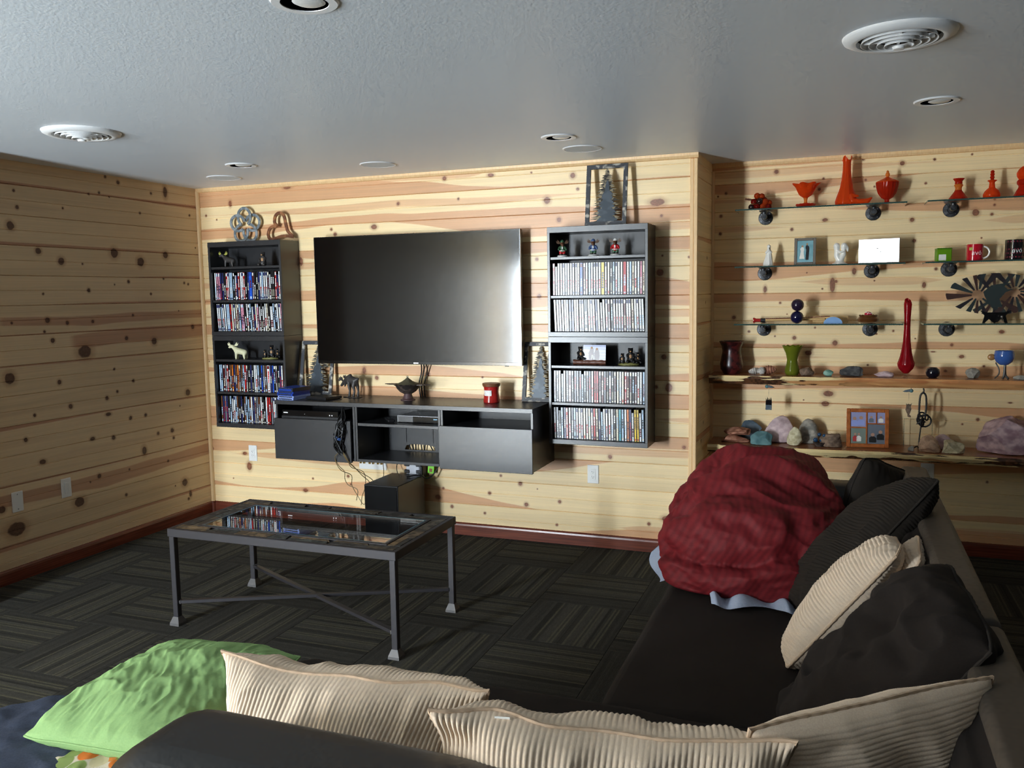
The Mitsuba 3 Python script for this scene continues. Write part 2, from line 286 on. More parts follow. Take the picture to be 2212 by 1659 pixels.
struct('wall_rear', cat(box(-.06, x0, REAR - .12, REAR, 0, H), box(x1, RIGHT + .06, REAR - .12, REAR, 0, H), box(x0, x1, REAR - .12, REAR, 0, z0), box(x0, x1, REAR - .12, REAR, z1, H)), 'grey_paint')
# rear window: casing, sash and bright panes
w = numbered('window_1'); labels[w] = {'kind': 'structure'}
part(w, 'frame', cat(box(x0 - .07, x0, REAR, REAR + .02, z0 - .07, z1 + .07, .004), box(x1, x1 + .07, REAR, REAR + .02, z0 - .07, z1 + .07, .004),
                     box(x0, x1, REAR, REAR + .02, z1, z1 + .07, .004), box(x0 - .09, x1 + .09, REAR, REAR + .05, z0 - .07, z0, .004)), 'pine_trim')
part(w, 'sash', cat(box(x0, x1, REAR - .06, REAR - .03, (z0 + z1) / 2 - .015, (z0 + z1) / 2 + .015), box(x0, x0 + .02, REAR - .06, REAR - .03, z0, z1), box(x1 - .02, x1, REAR - .06, REAR - .03, z0, z1)), 'white_paint')
pane = trimesh.Trimesh([(x0, REAR - .05, z0), (x1, REAR - .05, z0), (x1, REAR - .05, z1), (x0, REAR - .05, z1)], [(0, 2, 1), (0, 3, 2)], process=False)
k = part(w, 'pane', pane, 'white_paint'); scene[k]['emitter'] = {'type': 'area', 'radiance': {'type': 'rgb', 'value': WINDOW_LIGHT}}
# baseboards and trims
def base_profile(flip=False):
    return [(0, 0), (.014, 0), (.014, .062), (.012, .073), (.006, .080), (0, .082)]
def run(prof, p0, p1, out):
    """A moulding: profile (distance from the wall, height) swept from p0 to p1; out is the direction into the room."""
    p0, p1, out = (np.array(v, float) for v in (p0, p1, out)); n = len(prof)
    V = [q + out * d + np.array([0, 0, z]) for q in (p0, p1) for d, z in prof]
    F = []
    for i in range(n):
        j = (i + 1) % n; F += [(i, j, n + j), (i, n + j, n + i)]
    F += [(0, i + 1, i) for i in range(1, n - 1)] + [(n, n + i, n + i + 1) for i in range(1, n - 1)]
    m = trimesh.Trimesh(V, F, process=False); m.fix_normals(); return m
bp = base_profile()
struct('baseboard_back', cat(run(bp, (0, 0, 0), (CORNER_X, 0, 0), (0, -1, 0))), 'stained_wood', label='reddish brown stained baseboard')
struct('baseboard_left', run(bp, (0, -2.0, 0), (0, -.014, 0), (1, 0, 0)), 'stained_wood', label='reddish brown stained baseboard')
struct('baseboard_light_block', cat(run(bp, (.22, REAR, 0), (.22, -1.986, 0), (1, 0, 0)), run(bp, (0, -2.0, 0), (.234, -2.0, 0), (0, 1, 0))), 'stained_wood')  # skirting round the added light-blocking bump-out
struct('baseboard_alcove', run(bp, (ALC_X0, ALC_Y, 0), (RIGHT, ALC_Y, 0), (0, -1, 0)), 'stained_wood', label='reddish brown stained baseboard')
struct('baseboard_return', run(bp, (CORNER_X, 0, 0), (ALC_X0, ALC_Y, 0), (1, -.03, 0)), 'stained_wood')
crown = [(0, 0), (.012, .004), (.018, .016), (.020, .030), (0, .030)]
struct('trim_1', run(crown, (0, 0, H - .030), (CORNER_X + .008, 0, H - .030), (0, -1, 0)), 'pine_trim')
struct('trim_2', run(crown, (ALC_X0, ALC_Y, H - .030), (RIGHT, ALC_Y, H - .030), (0, -1, 0)), 'pine_trim')
q = [(0, 0)] + [(.021 * math.cos(a), -.021 * math.sin(a)) for a in np.linspace(0, math.pi / 2, 8)]
struct('trim_3', cat(moved(extrude(sg.Polygon(q), H - .10), (.001, -.001, .082)), moved(extrude(sg.Polygon([(a * .8, b * .8) for a, b in q]), .004), (.001, -.001, H - .018))), 'pine_trim', 40, label='rounded corner moulding')
put(part('trim_3', 'foot', moved(extrude(sg.Polygon([(a * .9, b * .9) for a, b in q]), .082), (.001, -.001, 0)), 'stained_wood', 40), moved(extrude(sg.Polygon([(a * .9, b * .9) for a, b in q]), .082), (.012, -.012, 0)), 'stained_wood', 40)
struct('trim_4', cat(box(CORNER_X - .040, CORNER_X - .018, -.009, .001, .082, H - .030, .003), box(CORNER_X - .018, CORNER_X + .004, -.012, .004, .082, H - .030, .003)), 'pine_trim', label='pale corner board at the end of the wall')
struct('trim_5', moved(extrude(sg.Polygon([(a * .8, b * .8) for a, b in q]), H - .13), (ALC_X0, ALC_Y, .082)), 'pine_trim', 40)

# ------------------------------------------------------------------ furniture on the TV wall
mat('black_laminate', lin(31, 31, 33), .34, .8)
mat('black_panel', lin(30, 30, 32), .4, .5)
mat('black_gloss', lin(14, 14, 15), .12, .5)
mat('black_plastic', lin(26, 26, 28), .35, .5)
mat('screen', lin(7, 7, 8), .115, .38)
mat('grey_metal', lin(120, 122, 126), .35, metal=1.0)
mat('silver', lin(190, 192, 196), .3, metal=1.0)
mat('cable_black', lin(24, 24, 25), .4, .5)
mat('cable_brown', lin(110, 92, 60), .5, .4)
mat('label_white', lin(236, 236, 232), .5, .3)
mat('cyan_print', lin(120, 170, 200), .4, .4)
CB = .0012
def wall_cabinet(x, zb, zt, label, shelf_z, bottom=.028, top=.034):
    """A 60 cm wide open cabinet hung on the wall: sides, top, bottom, back, shelves."""
    k = thing('wall_cabinet', label, 'cabinet', 'black open wall cabinets beside the television')
    D, s = .212, .0165
    part(k, 'side_panel', box(x, x + s, -D, -.001, zb, zt, CB), 'black_laminate')
    part(k, 'side_panel', box(x + .6 - s, x + .6, -D, -.001, zb, zt, CB), 'black_laminate')
    part(k, 'top_panel', box(x - .0, x + .6, -D - .0015, -.001, zt - top, zt, CB), 'black_laminate')
    part(k, 'bottom_panel', box(x - .0, x + .6, -D - .0015, -.001, zb, zb + bottom, CB), 'black_laminate')
    part(k, 'back_panel', box(x + .010, x + .59, -.012, -.002, zb + .01, zt - .01), 'black_panel')
    for z in shelf_z: part(k, 'shelf', box(x + s, x + .6 - s, -D + .006, -.013, z - .0165, z, CB), 'black_laminate')
    return k
LX, RX = .247, 2.721
wall_cabinet(LX, 1.323, 1.966, 'upper of the two black open cabinets left of the television, under the horseshoe sculptures', (1.797, 1.568))
wall_cabinet(LX, .681, 1.322, 'lower of the two black open cabinets left of the television, partly behind the media bench', (1.158, .930))
wall_cabinet(RX, 1.323, 1.966, 'upper of the two black open cabinets right of the television, with three moose figurines', (1.792, 1.566))
wall_cabinet(RX, .679, 1.322, 'lower of the two black open cabinets right of the television, with a bear photo holder', (1.152, .930))

# media bench
BX, BZ0, BZ1, BD = .884, .533, .911, .392
b = thing('media_bench', 'long black wall-hung media bench under the television with two drawers and open bays', 'tv bench')
part(b, 'top_panel', box(BX, BX + 1.8, -BD - .012, -.001, BZ1 - .026, BZ1, CB), 'black_laminate')
for i in range(3):
    x = BX + .6 * i
    for xs in (x + .001, x + .6 - .0165):
        part(b, 'side_panel', box(xs, xs + .0155, -BD, -.001, BZ0, BZ1 - .026, CB), 'black_laminate')
    part(b, 'bottom_panel', box(x + .0165, x + .5835, -BD, -.001, BZ0, BZ0 + .018, CB), 'black_laminate')
x = BX + .6; a = .0165
part(b, 'shelf', box(x + a, x + .6 - a, -BD + .004, -.050, .763, .782, CB), 'black_laminate')
for i in (0, 2): part(b, 'shelf', box(BX + .6 * i + a, BX + .6 * i + .6 - a, -BD + .004, -.012, .768, .784, CB), 'black_laminate')
for i in (0, 2):
    part(b, 'back_panel', box(BX + .6 * i + .0165, BX + .6 * i + .5835, -.010, -.002, BZ0 + .01, BZ1 - .02), 'black_panel')
# the middle bay's back has a slot through which the cables pass
hx0, hx1, hz0, hz1 = 1.650, 1.872, .553, .592
slot = sg.box(x + .0165, BZ0 + .018, x + .5835, BZ1 - .026).difference(sg.Polygon([(hx0, .560), (hx0 + .012, .588), (hx0 + .06, .599), (hx1 - .05, .597), (hx1, .588), (hx1 + .003, .560)]))
part(b, 'back_panel', upright(extrude(slot, .008), 0, -.042, 0), 'black_panel')
for xs in (1.665, 1.862): part(b, 'back_seam', box(xs, xs + .003, -.052, -.050, hz1 + .02, .763), 'black_gloss')
part(b, 'drawer', box(BX, BX + .578, -BD - .022, -BD - .004, .526, .795, .0018), 'black_laminate')
part(b, 'drawer', box(BX + 1.197, BX + 1.8, -BD - .022, -BD - .001, .526, .791, .0018), 'black_laminate')
for i in (.10, .20): part(b, 'screw', lathe([(0, 0), (.006, 0), (.006, .008), (0, .010)], 10).apply_translation([BX + i, -BD + .05, BZ0 - .008]), 'black_plastic')

# television
tvx0, tvx1, tvz0, tvz1, tvy = 1.060, 2.511, 1.136, 1.974, -.105
tv = thing('television', 'large flat black television hung on the pine wall above the media bench', 'television')
part(tv, 'housing', cat(box(tvx0, tvx1, tvy, tvy + .045, tvz0, tvz1, .003), box(tvx0 + .25, tvx1 - .25, tvy + .04, tvy + .062, tvz0 + .06, tvz1 - .25, .008)), 'black_plastic')
part(tv, 'screen', box(tvx0 + .009, tvx1 - .009, tvy - .0012, tvy + .002, tvz0 + .020, tvz1 - .009), 'screen')
part(tv, 'bezel', cat(box(tvx0, tvx1, tvy - .004, tvy + .001, tvz1 - .009, tvz1, .001), box(tvx0, tvx1, tvy - .004, tvy + .001, tvz0, tvz0 + .020, .001),
                      box(tvx0, tvx0 + .009, tvy - .004, tvy + .001, tvz0, tvz1, .001), box(tvx1 - .009, tvx1, tvy - .004, tvy + .001, tvz0, tvz1, .001)), 'black_gloss')
part(tv, 'edge_strip', box(tvx1, tvx1 + .0025, tvy - .004, tvy + .02, tvz0, tvz1), 'grey_metal')
part(tv, 'badge', box(1.772, 1.808, tvy - .006, tvy - .003, tvz0 + .005, tvz0 + .014, .001), 'silver')
part(tv, 'wall_mount', box(1.55, 2.0, tvy + .05, -.001, 1.35, 1.75, .004), 'black_plastic')
part(tv, 'sensor', cat(*[box(2.40 + i, 2.408 + i, tvy, tvy + .01, tvz0 - .006, tvz0 + .001, .001) for i in (0, .014)]), 'black_plastic')
for kk in [q for q in scene if q.startswith(tv + '__') and 'wall_mount' not in q]:      # hung a little askew, the left side forward
    scene[kk]['to_world'] = T().translate([tvx1, tvy, 0]).rotate([0, 0, 1], 1.2).translate([-tvx1, -tvy, 0])
for i, (xx, bow) in enumerate(((1.672, .012), (1.700, .003), (1.722, -.002), (1.762, .004), (1.790, -.006), (1.830, .020))):
    single('slot_cable', tube(spline([(xx - bow, -.024, .66), (xx, -.026, .59), (xx + bow, -.024, .55), (xx + bow * 1.5, -.022, .50)], 6), .0042, 7), 'cable_black', ['leftmost', 'second', 'third', 'fourth', 'fifth', 'rightmost'][i] + ' of the black cables behind the slot in the middle bay', 'cable', 'cables behind the slot of the middle bay', smooth=40)
for i, (dx, yy) in enumerate(((0, -.02), (.018, -.03), (.035, -.018))):
    pts = spline([(1.80 + dx, -.07, 1.15), (1.775 + dx * 1.2, yy, 1.08), (1.755 + dx * 1.1, yy, 1.0), (1.757 + dx, -.012, .92), (1.76 + dx, -.010, .905)])
    single('television_cable', tube(pts, .0042, 8), 'cable_black', ['black television cable, leftmost of the three behind the footed bowl', 'black television cable, middle of the three behind the footed bowl', 'black television cable, rightmost of the three behind the footed bowl'][i], 'cable', 'cables hanging from the television', smooth=40)

# devices
d = thing('disc_player', 'wide flat black disc player in the left bay of the media bench', 'disc player')
part(d, 'housing', box(.925, 1.355, -.380, -.13, .790, .847, .003), 'black_gloss')
part(d, 'front_strip', box(.925, 1.355, -.386, -.380, .792, .810, .001), 'black_plastic')
part(d, 'badge', box(.938, .972, -.382, -.3795, .826, .833), 'label_white')
part(d, 'lamp', box(1.10, 1.103, -.382, -.3795, .822, .825), 'label_white')
for i in range(2): part(d, 'button', lathe([(0, 0), (.005, 0), (.005, .003), (0, .004)], 12).apply_transform(rot(90, [1, 0, 0])).apply_translation([1.29 + .018 * i, -.380, .820]), 'silver')
for i in range(4): part(d, 'foot', box(.94 + .37 * (i % 2), .97 + .37 * (i % 2), -.37 + .2 * (i // 2), -.34 + .2 * (i // 2), .7842, .791), 'black_plastic')
d = thing('set_top_box', 'slim black set-top box with a grey end on the middle shelf of the bench', 'set-top box')
part(d, 'housing', box(1.742, 2.030, -.30, -.08, .785, .826, .002), 'black_gloss')
part(d, 'front_panel', box(1.744, 1.850, -.3025, -.2995, .787, .824), 'black_laminate')
part(d, 'trim', cat(box(1.740, 2.032, -.303, -.299, .824, .8275), box(2.026, 2.032, -.303, -.299, .785, .8275), box(1.740, 1.744, -.303, -.299, .785, .8275)), 'grey_metal')
part(d, 'logo', box(1.992, 2.018, -.3024, -.2995, .806, .812), 'cyan_print')
for xs in (1.76, 1.98): part(d, 'foot', box(xs, xs + .03, -.28, -.1, .7822, .7855), 'black_plastic')
r = thing('remote_control', 'dark remote control lying beside the set-top box in the bench', 'remote control')
part(r, 'body', moved(box(-.022, .022, -.075, .075, 0, .016, .005), (1.655, -.25, .7825), rz=38), 'black_plastic')
part(r, 'button', moved(cat(*[box(-.014 + .012 * i, -.006 + .012 * i, -.05 + .018 * j, -.04 + .018 * j, .0155, .018) for i in range(3) for j in range(6)]), (1.655, -.25, .7825), rz=38), 'grey_metal', kind='stuff')

# the bundle of wires hanging over the left drawer
wb = thing('wire_bundle', 'tangled black wires tied with a blue band over the left drawer', 'wire bundle')
rng = np.random.default_rng(5)
strands = []
for i in range(14):
    o1, o2, o3 = rng.normal(0, .007, 3), rng.normal(0, .012, 3), rng.normal(0, .014, 3)
    fx = -.428 - .012 * (i % 4)
    pts = [(1.405 + o1[0], -.405, .862 + o1[2] * 2), (1.418 + o2[0], fx, .806 + o2[2]), (1.400 + o2[1], fx, .770 + o1[2]), (1.392 + o3[0] * 1.5, fx - .004, .725 + o2[0]), (1.385 + o3[1], fx - .004, .690), (1.400 + o3[2] * 1.6, fx, .640 + o1[0]), (1.415 + o1[1], fx, .602 + o3[2])]
    strands.append(tube(spline(pts, 6), .0028, 6))
for i in range(9):
    a = 2 * math.pi * i / 9; rr = .020 + .004 * (i % 3)
    c = np.array([1.392 + .012 * math.cos(a), -.437 - .004 * (i % 3), .690])
    t = np.linspace(0, 2 * math.pi, 22)[:-1]
    loop = np.stack([c[0] + .026 * np.sin(t) * (.6 + .1 * (i % 4)) + .02 * np.cos(t), np.full_like(t, c[1]) + .006 * np.sin(2 * t + i), c[2] + .072 * np.cos(t) + .012 * np.sin(t + i)], 1)
    strands.append(tube(loop, .003, 6, closed=True))
part(wb, 'wire', cat(*strands), 'cable_black', 40)
part(wb, 'band', moved(lathe([(.018, -.008), (.026, -.009), (.027, .009), (.018, .008)], 18), (1.390, -.437, .690), ry=25), mat('band_blue', lin(40, 70, 120), .5), 40)
ends = [[(1.390, -.437, .600), (1.352, -.432, .560), (1.358, -.40, .50), (1.372, -.36, .455), (1.362, -.34, .40), (1.38, -.33, .36), (1.44, -.32, .33), (1.43, -.32, .26)],
        [(1.392, -.437, .602), (1.350, -.43, .555), (1.355, -.38, .47), (1.385, -.30, .42), (1.375, -.28, .35), (1.40, -.26, .28), (1.45, -.26, .22), (1.47, -.25, .30)],
        [(1.412, -.437, .604), (1.440, -.43, .55), (1.47, -.40, .50), (1.50, -.36, .44), (1.52, -.30, .38), (1.49, -.28, .32), (1.48, -.27, .28)],
        [(1.415, -.437, .604), (1.446, -.43, .545), (1.44, -.38, .49), (1.49, -.32, .45), (1.49, -.30, .36), (1.45, -.28, .28), (1.44, -.28, .22)],
        [(1.408, -.437, .603), (1.436, -.43, .548), (1.47, -.36, .47), (1.54, -.30, .40), (1.55, -.28, .34)],
        [(1.470, -.03, .455), (1.49, -.06, .40), (1.52, -.12, .37), (1.56, -.20, .385)]]
for e in ends: part(wb, 'lead', tube(spline(e, 8), .0022, 6), 'cable_brown', 40, label='loose thin lead of the bundle')

# below the bench: plate, adaptor, tag, cables
pl = thing('connector_plate', 'white wall plate with brass sockets half hidden under the media bench', 'wall plate')
part(pl, 'plate', box(1.268, 1.482, -.006, -.0002, .398, .512, .002), 'white_plastic')
for i, xx in enumerate((1.285, 1.312, 1.355, 1.382, 1.420, 1.447)):
    for zz in (.444, .470): part(pl, 'socket', lathe([(.002, 0), (.007, 0), (.007, .012), (.004, .012)], 12).apply_transform(rot(90, [1, 0, 0])).apply_translation([xx, -.005, zz]), 'brass', 40)
ad = thing('power_adapter', 'light grey square power adapter with black corners below the bench', 'adapter')
mat('grey_plastic', lin(188, 190, 196), .35, .5)
part(ad, 'body', box(1.664, 1.772, -.075, -.005, .362, .500, .010), 'grey_plastic')
part(ad, 'rim', tube(spline([(1.667, -.078, .385), (1.685, -.080, .366), (1.72, -.081, .363), (1.755, -.080, .366)], 6), .003), 'black_plastic', 40)
for xx in (1.655, 1.742):
    part(ad, 'corner', cat(box(xx, xx + .040, -.080, -.020, .405, .430, .004), box(xx, xx + .040, -.080, -.020, .452, .500, .004)), 'black_plastic')
part(ad, 'strap', box(1.768, 1.790, -.078, -.01, .375, .46, .005), 'black_plastic')
pts = spline([(1.60, -.03, .50), (1.585, -.05, .44), (1.62, -.10, .40), (1.665, -.16, .412), (1.70, -.20, .4075)], 8)
single('thin_lead', tube(pts, .0026, 6), 'cable_black', 'thin black lead drooping left of the grey adapter', 'cable', smooth=40)
pts = spline([(1.90, -.03, .52), (1.895, -.05, .46), (1.86, -.07, .40), (1.83, -.10, .385), (1.80, -.14, .414), (1.74, -.2, .4095)], 8)
single('power_cable', tube(pts, .0048, 8), 'cable_black', 'thick black cable curving down right of the green tag to the subwoofer', 'cable', smooth=40)
gt = thing('cable_tag', 'small bright green tag with a dark print under the bench', 'tag')
part(gt, 'card', moved(box(-.022, .022, -.0015, .0015, -.026, .026), (1.838, -.046, .434), ry=5), mat('tag_green', lin(120, 205, 40), .5))
part(gt, 'print', moved(box(-.010, .010, -.003, -.001, -.012, .010), (1.838, -.046, .430), ry=5), mat('tag_brown', lin(120, 70, 30), .5))
sw = thing('subwoofer', 'black box subwoofer on the carpet below the media bench', 'subwoofer')
part(sw, 'cabinet', box(1.568, 1.808, -.450, -.085, .012, .404, .004), 'black_panel')
part(sw, 'grille', box(1.574, 1.802, -.456, -.449, .02, .396, .004), mat('grille_cloth', lin(20, 20, 21), .9, .2))
for i in range(4): part(sw, 'foot', box(1.585 + .18 * (i % 2), 1.610 + .18 * (i % 2), -.43 + .28 * (i // 2), -.40 + .28 * (i // 2), 0, .013), 'black_plastic')

# outlets and switches
def outlet(x, z, y, label, facing='back', kind='outlet'):
    k = thing('wall_outlet' if kind == 'outlet' else 'wall_switch' if kind == 'switch' else 'blank_plate', label, {'outlet': 'outlet', 'switch': 'switch', 'blank': 'cover plate'}[kind])
    def pl(m):
        m = m.copy()
        if facing == 'left': m.apply_transform(rot(90, [0, 0, 1])); m.apply_translation([0, y, z])
        else: m.apply_translation([x, y, z])
        return m
    part(k, 'plate', pl(box(-.036, .036, -.006, -.0002, -.058, .058, .0025)), 'white_plastic')
    if kind == 'outlet':
        part(k, 'insert', pl(box(-.0165, .0165, -.0085, -.005, -.033, .033, .001)), 'white_plastic')
        for dz in (-.019, .012):
            part(k, 'slot', pl(cat(box(-.007, -.005, -.0092, -.0084, dz, dz + .008), box(.005, .007, -.0092, -.0084, dz, dz + .007), box(-.002, .002, -.0092, -.0084, dz - .006, dz - .003))), 'slot_dark')
    elif kind == 'switch':
        part(k, 'rocker', pl(box(-.0165, .0165, -.0095, -.005, -.033, .033, .0015)), 'white_plastic')
        part(k, 'slider', pl(box(.008, .012, -.012, -.009, -.02, .02, .001)), 'white_plastic')
    else:
        [part(k, 'screw', pl(moved(lathe([(0, 0), (.0035, 0), (.003, .0012), (0, .0015)], 10), (0, -.006, d), rx=90)), 'grey_metal') for d in (-.042, .042)]
outlet(.382, .460, 0, 'white double outlet low on the pine wall left of the media bench')
outlet(2.935, .460, 0, 'white double outlet low on the pine wall right of the media bench')
outlet(4.850, .482, ALC_Y, 'outlet on the dim alcove wall under the lower slab shelf')
outlet(0, .451, -1.610, 'blank white cover plate on the left wall', 'left', 'blank')
outlet(0, .459, -1.280, 'white dimmer switch on the left wall', 'left', 'switch')

# ceiling fixtures
def vent(x, y, r, label):
    k = thing('ceiling_vent', label, 'ceiling vent')
    z = H
    part(k, 'ring', moved(lathe([(r * .73, -.002), (r * .75, -.018), (r * .84, -.020), (r * .97, -.010), (r, 0), (r * .73, 0)], 48), (x, y, z)), 'white_paint', 40)
    part(k, 'duct', moved(lathe([(0, -.0006), (r * .74, -.0006), (r * .74, -.003)], 36), (x, y, z)), 'grille_dark')
    for i, q in enumerate((.66, .52, .38, .25)):
        part(k, 'blade', moved(lathe([(r * (q - .035), -.008 - .004 * i), (r * q, -.022 - .004 * i), (r * (q + .012), -.022 - .004 * i), (r * (q - .022), -.007 - .004 * i), (r * (q - .035), -.008 - .004 * i)], 40), (x, y, z)), 'white_paint', 40)
    part(k, 'cone', moved(lathe([(0, -.046), (r * .10, -.044), (r * .12, -.036), (0, -.03)], 24), (x, y, z)), 'white_paint', 40)
    part(k, 'spoke', moved(cat(box(-r * .6, r * .6, -.003, .003, -.020, -.006), box(-.003, .003, -r * .6, r * .6, -.020, -.006)), (x, y, z)), 'white_paint')
vent(4.495, -2.025, .168, 'large round white ceiling vent near the right alcove')
vent(1.005, -1.928, .172, 'round white ceiling vent over the left wall')
mat('lamp_off', lin(225, 225, 220), .3, .5)
def downlight(x, y, label, r=.092):
    k = thing('recessed_light', label, 'recessed light')
    part(k, 'trim_ring', moved(lathe([(r * .68, .0), (r * .70, -.006), (r * .95, -.006), (r, 0), (r * .68, 0)], 40), (x, y, H)), 'white_paint', 40)
    part(k, 'baffle', moved(lathe([(r * .69, -.004), (r * .55, -.0012), (0, -.0012)], 32), (x, y, H)), mat('baffle', lin(150, 150, 150), .4) if 'baffle' not in scene else 'baffle', 40)
    part(k, 'bulb', moved(lathe([(0, -.0065), (r * .38, -.006), (r * .50, -.001), (0, -.001)], 32), (x + r * .12, y + r * .06, H)), 'lamp_off', 40)
downlight(2.993, -.818, 'recessed ceiling light in front of the right cabinets')
downlight(1.003, -.778, 'recessed ceiling light in front of the left cabinets')
downlight(4.706, -.918, 'recessed ceiling light before the alcove')
downlight(2.985, -3.02, 'recessed ceiling light cut off by the top of the picture')
for x, y, s in ((3.006, -.435, 'above the framed tree on the right cabinets'), (1.734, -.437, 'above the television'), (.564, -.395, 'nearest the left back corner')):
    k = thing('ceiling_speaker', f'flat round white ceiling speaker {s}', 'ceiling speaker')
    part(k, 'rim', moved(lathe([(.100, 0), (.100, -.005), (.106, -.005), (.110, 0), (.100, 0)], 44), (x, y, H)), 'white_paint', 40)
    part(k, 'grille', moved(lathe([(0, -.004), (.101, -.004), (.101, 0)], 44), (x, y, H)), 'speaker_cloth', 40)

# ------------------------------------------------------------------ disc cases
scene['case_print'] = {'type': 'principled', 'base_color': {'type': 'mesh_attribute', 'name': 'vertex_color'}, 'roughness': .28, 'specular': .5}
CT, CH, CDEP = .0138, .190, .135
COLS = {'white': (238, 238, 236), 'cream': (232, 222, 196), 'pale blue': (176, 202, 226), 'grey': (120, 122, 130), 'black': (22, 22, 26), 'navy': (34, 42, 96), 'blue': (36, 84, 190), 'red': (188, 34, 36),
        'maroon': (96, 24, 30), 'brown': (110, 66, 40), 'orange': (222, 120, 40), 'yellow': (232, 196, 40), 'pink': (226, 150, 170), 'teal': (60, 150, 160), 'green': (70, 120, 60)}
def case_mesh(col, seed, w=CT, h=CH):
    """A disc case seen from its spine: the body and a spine printed in bands (title, logo, studio mark)."""
    rng = np.random.default_rng(seed); base = np.array(lin(*COLS[col])); inks = [np.array(lin(*COLS[k])) for k in ('white', 'black', 'maroon', 'cream', 'pale blue', 'grey', 'navy', 'white', 'red', 'black')]
    far = [i for i in inks if abs(i - base).sum() > .4]
    V, F, C = [], [], []
    def quad(a, b, c, d, col_):
        n = len(V); V.extend([a, b, c, d]); C.extend([col_] * 4); F.extend([(n, n + 1, n + 2), (n, n + 2, n + 3)])
    e = .0008; shell = base * .12 + .008
    B = box(0, w, 0, CDEP, 0, h, e); n = len(V); V.extend(B.vertices.tolist()); C.extend([shell] * len(B.vertices)); F.extend((B.faces + n).tolist())
    y = -.0004
    m0 = .0029; quad((m0, y, .003), (w - m0, y, .003), (w - m0, y, h - .003), (m0, y, h - .003), base)
    z = h - .010
    y2 = -.0007
    def band(z0, z1, c, m=.18): quad((w * m, y2, z0), (w * (1 - m), y2, z0), (w * (1 - m), y2, z1), (w * m, y2, z1), c)
    ink = far[rng.integers(len(far))]; ink2 = far[rng.integers(len(far))]
    if rng.random() < .5: band(h * .86, h * .97, ink2 if rng.random() < .6 else base * .6)
    z = h * (.45 + .35 * rng.random())
    for _ in range(rng.integers(4, 9)):
        s = .004 + .010 * rng.random()
        if z - s < h * .16: break
        band(z - s, z, ink, .22 + .12 * rng.random()); z -= s + .0025
    if rng.random() < .7: band(h * .04, h * (.08 + .05 * rng.random()), ink2, .25)
    if rng.random() < .25: band(h * .12, h * .36, base * .55 + .3 * ink2, .17)
    return mikit.ply((np.array(V), np.array(F)), 'case_print', False, color=np.array(C))
CASES = {c: [case_mesh(c, 100 * i + j) for j in range(3)] for i, c in enumerate(COLS)}
SMALL = {c: [case_mesh(c, 7000 + i, .0125, .171)] for i, c in enumerate(('blue', 'navy', 'pale blue', 'white', 'black'))}
def case_row(x0, x1, y, z, mixw, where, group, seed, tilt=0.0, special=()):
    rng = np.random.default_rng(seed); names = list(mixw); pr = np.array([mixw[k] for k in names], float); pr /= pr.sum()
    x = x0; i = 0
    while x < x1 - .015:
        sp = next((s for s in special if abs(x - s[0]) < .008), None)
        ang = 0.0
        if tilt: ang = tilt * (.75 + .25 * math.cos(i * .37))
        if sp:
            col, w, lab = sp[1], sp[2], sp[3]
            d = case_mesh(col, 9000 + i + seed, w); key = thing('disc_case', lab, 'disc case', group); w_ = w
        else:
            col = names[rng.choice(len(names), p=pr)]
            small = col in SMALL and rng.random() < .16
            d = SMALL[col][0] if small else CASES[col][rng.integers(3)]
            w_ = .0125 if small else CT
            nth = f'{i + 1}{"th" if 10 <= (i + 1) % 100 <= 20 else {1: "st", 2: "nd", 3: "rd"}.get((i + 1) % 10, "th")}'
            key = thing('disc_case', f'{"short " if small else ""}{col} disc case, {nth} from left, {where}', 'disc case', group)
        lift = .0004 + w_ * math.sin(math.radians(abs(ang)))
        scene[key] = {**d, 'to_world': T().translate([x, y + .006 * (rng.random() - .5), z + lift]).rotate([0, 1, 0], ang)}
        x += (w_ + .0011 + .0009 * rng.random()) / math.cos(math.radians(ang)); i += 1
MIX_L1 = dict(white=4, black=6, grey=3, red=2.5, navy=2, cream=1.5, brown=1, **{'pale blue': 1.5}, pink=1, maroon=1)
MIX_L2 = dict(white=9, black=4, grey=2.5, red=1.5, navy=1, cream=2, **{'pale blue': 4}, pink=1.5)
MIX_L3 = dict(white=5, black=6, grey=2, red=1, navy=3, blue=2, brown=1, **{'pale blue': 5}, orange=.6, maroon=.6)
MIX_L4 = dict(white=4, black=7, grey=2, red=1.5, navy=3, blue=1.5, brown=2, yellow=.8, **{'pale blue': 2}, maroon=1.2)
MIX_R1 = dict(white=16, cream=2, red=1.2, navy=1.5, black=1.6, **{'pale blue': 2}, pink=1, maroon=.8)  # many spines are white; share raised further to stand in for window glare
MIX_R2 = dict(white=18, navy=1.6, maroon=1, black=2, grey=1, cream=1.4)  # white share raised for glare here too
MIX_R3 = dict(white=6, black=5, grey=5, red=2.4, maroon=2, navy=1.6, **{'pale blue': 2.4}, cream=1, brown=.6, orange=.5)
MIX_R4 = dict(white=12, black=3, grey=1.5, red=1, navy=2, cream=3, **{'pale blue': 4}, orange=.8, yellow=.5)
ix, ex = .024, .582
YC = -.184
case_row(LX + ix, LX + ex, YC, 1.568, MIX_L1, 'upper row of the upper left cabinet', 'disc cases in the upper left cabinet', 11, special=[(LX + .318, 'blue', .028, 'thick bright blue disc case in the upper row of the upper left cabinet')])
case_row(LX + ix + .012, LX + ex, YC, 1.3515, MIX_L2, 'lower row of the upper left cabinet', 'disc cases in the upper left cabinet', 12, -2.6)
case_row(LX + ix, LX + ex, YC, .930, MIX_L3, 'upper row of the lower left cabinet', 'disc cases in the lower left cabinet', 13, special=[(LX + .42, 'white', .026, 'thick white disc case in the upper row of the lower left cabinet')])
case_row(LX + ix, LX + ex, YC, .7095, MIX_L4, 'lower row of the lower left cabinet', 'disc cases in the lower left cabinet', 14)
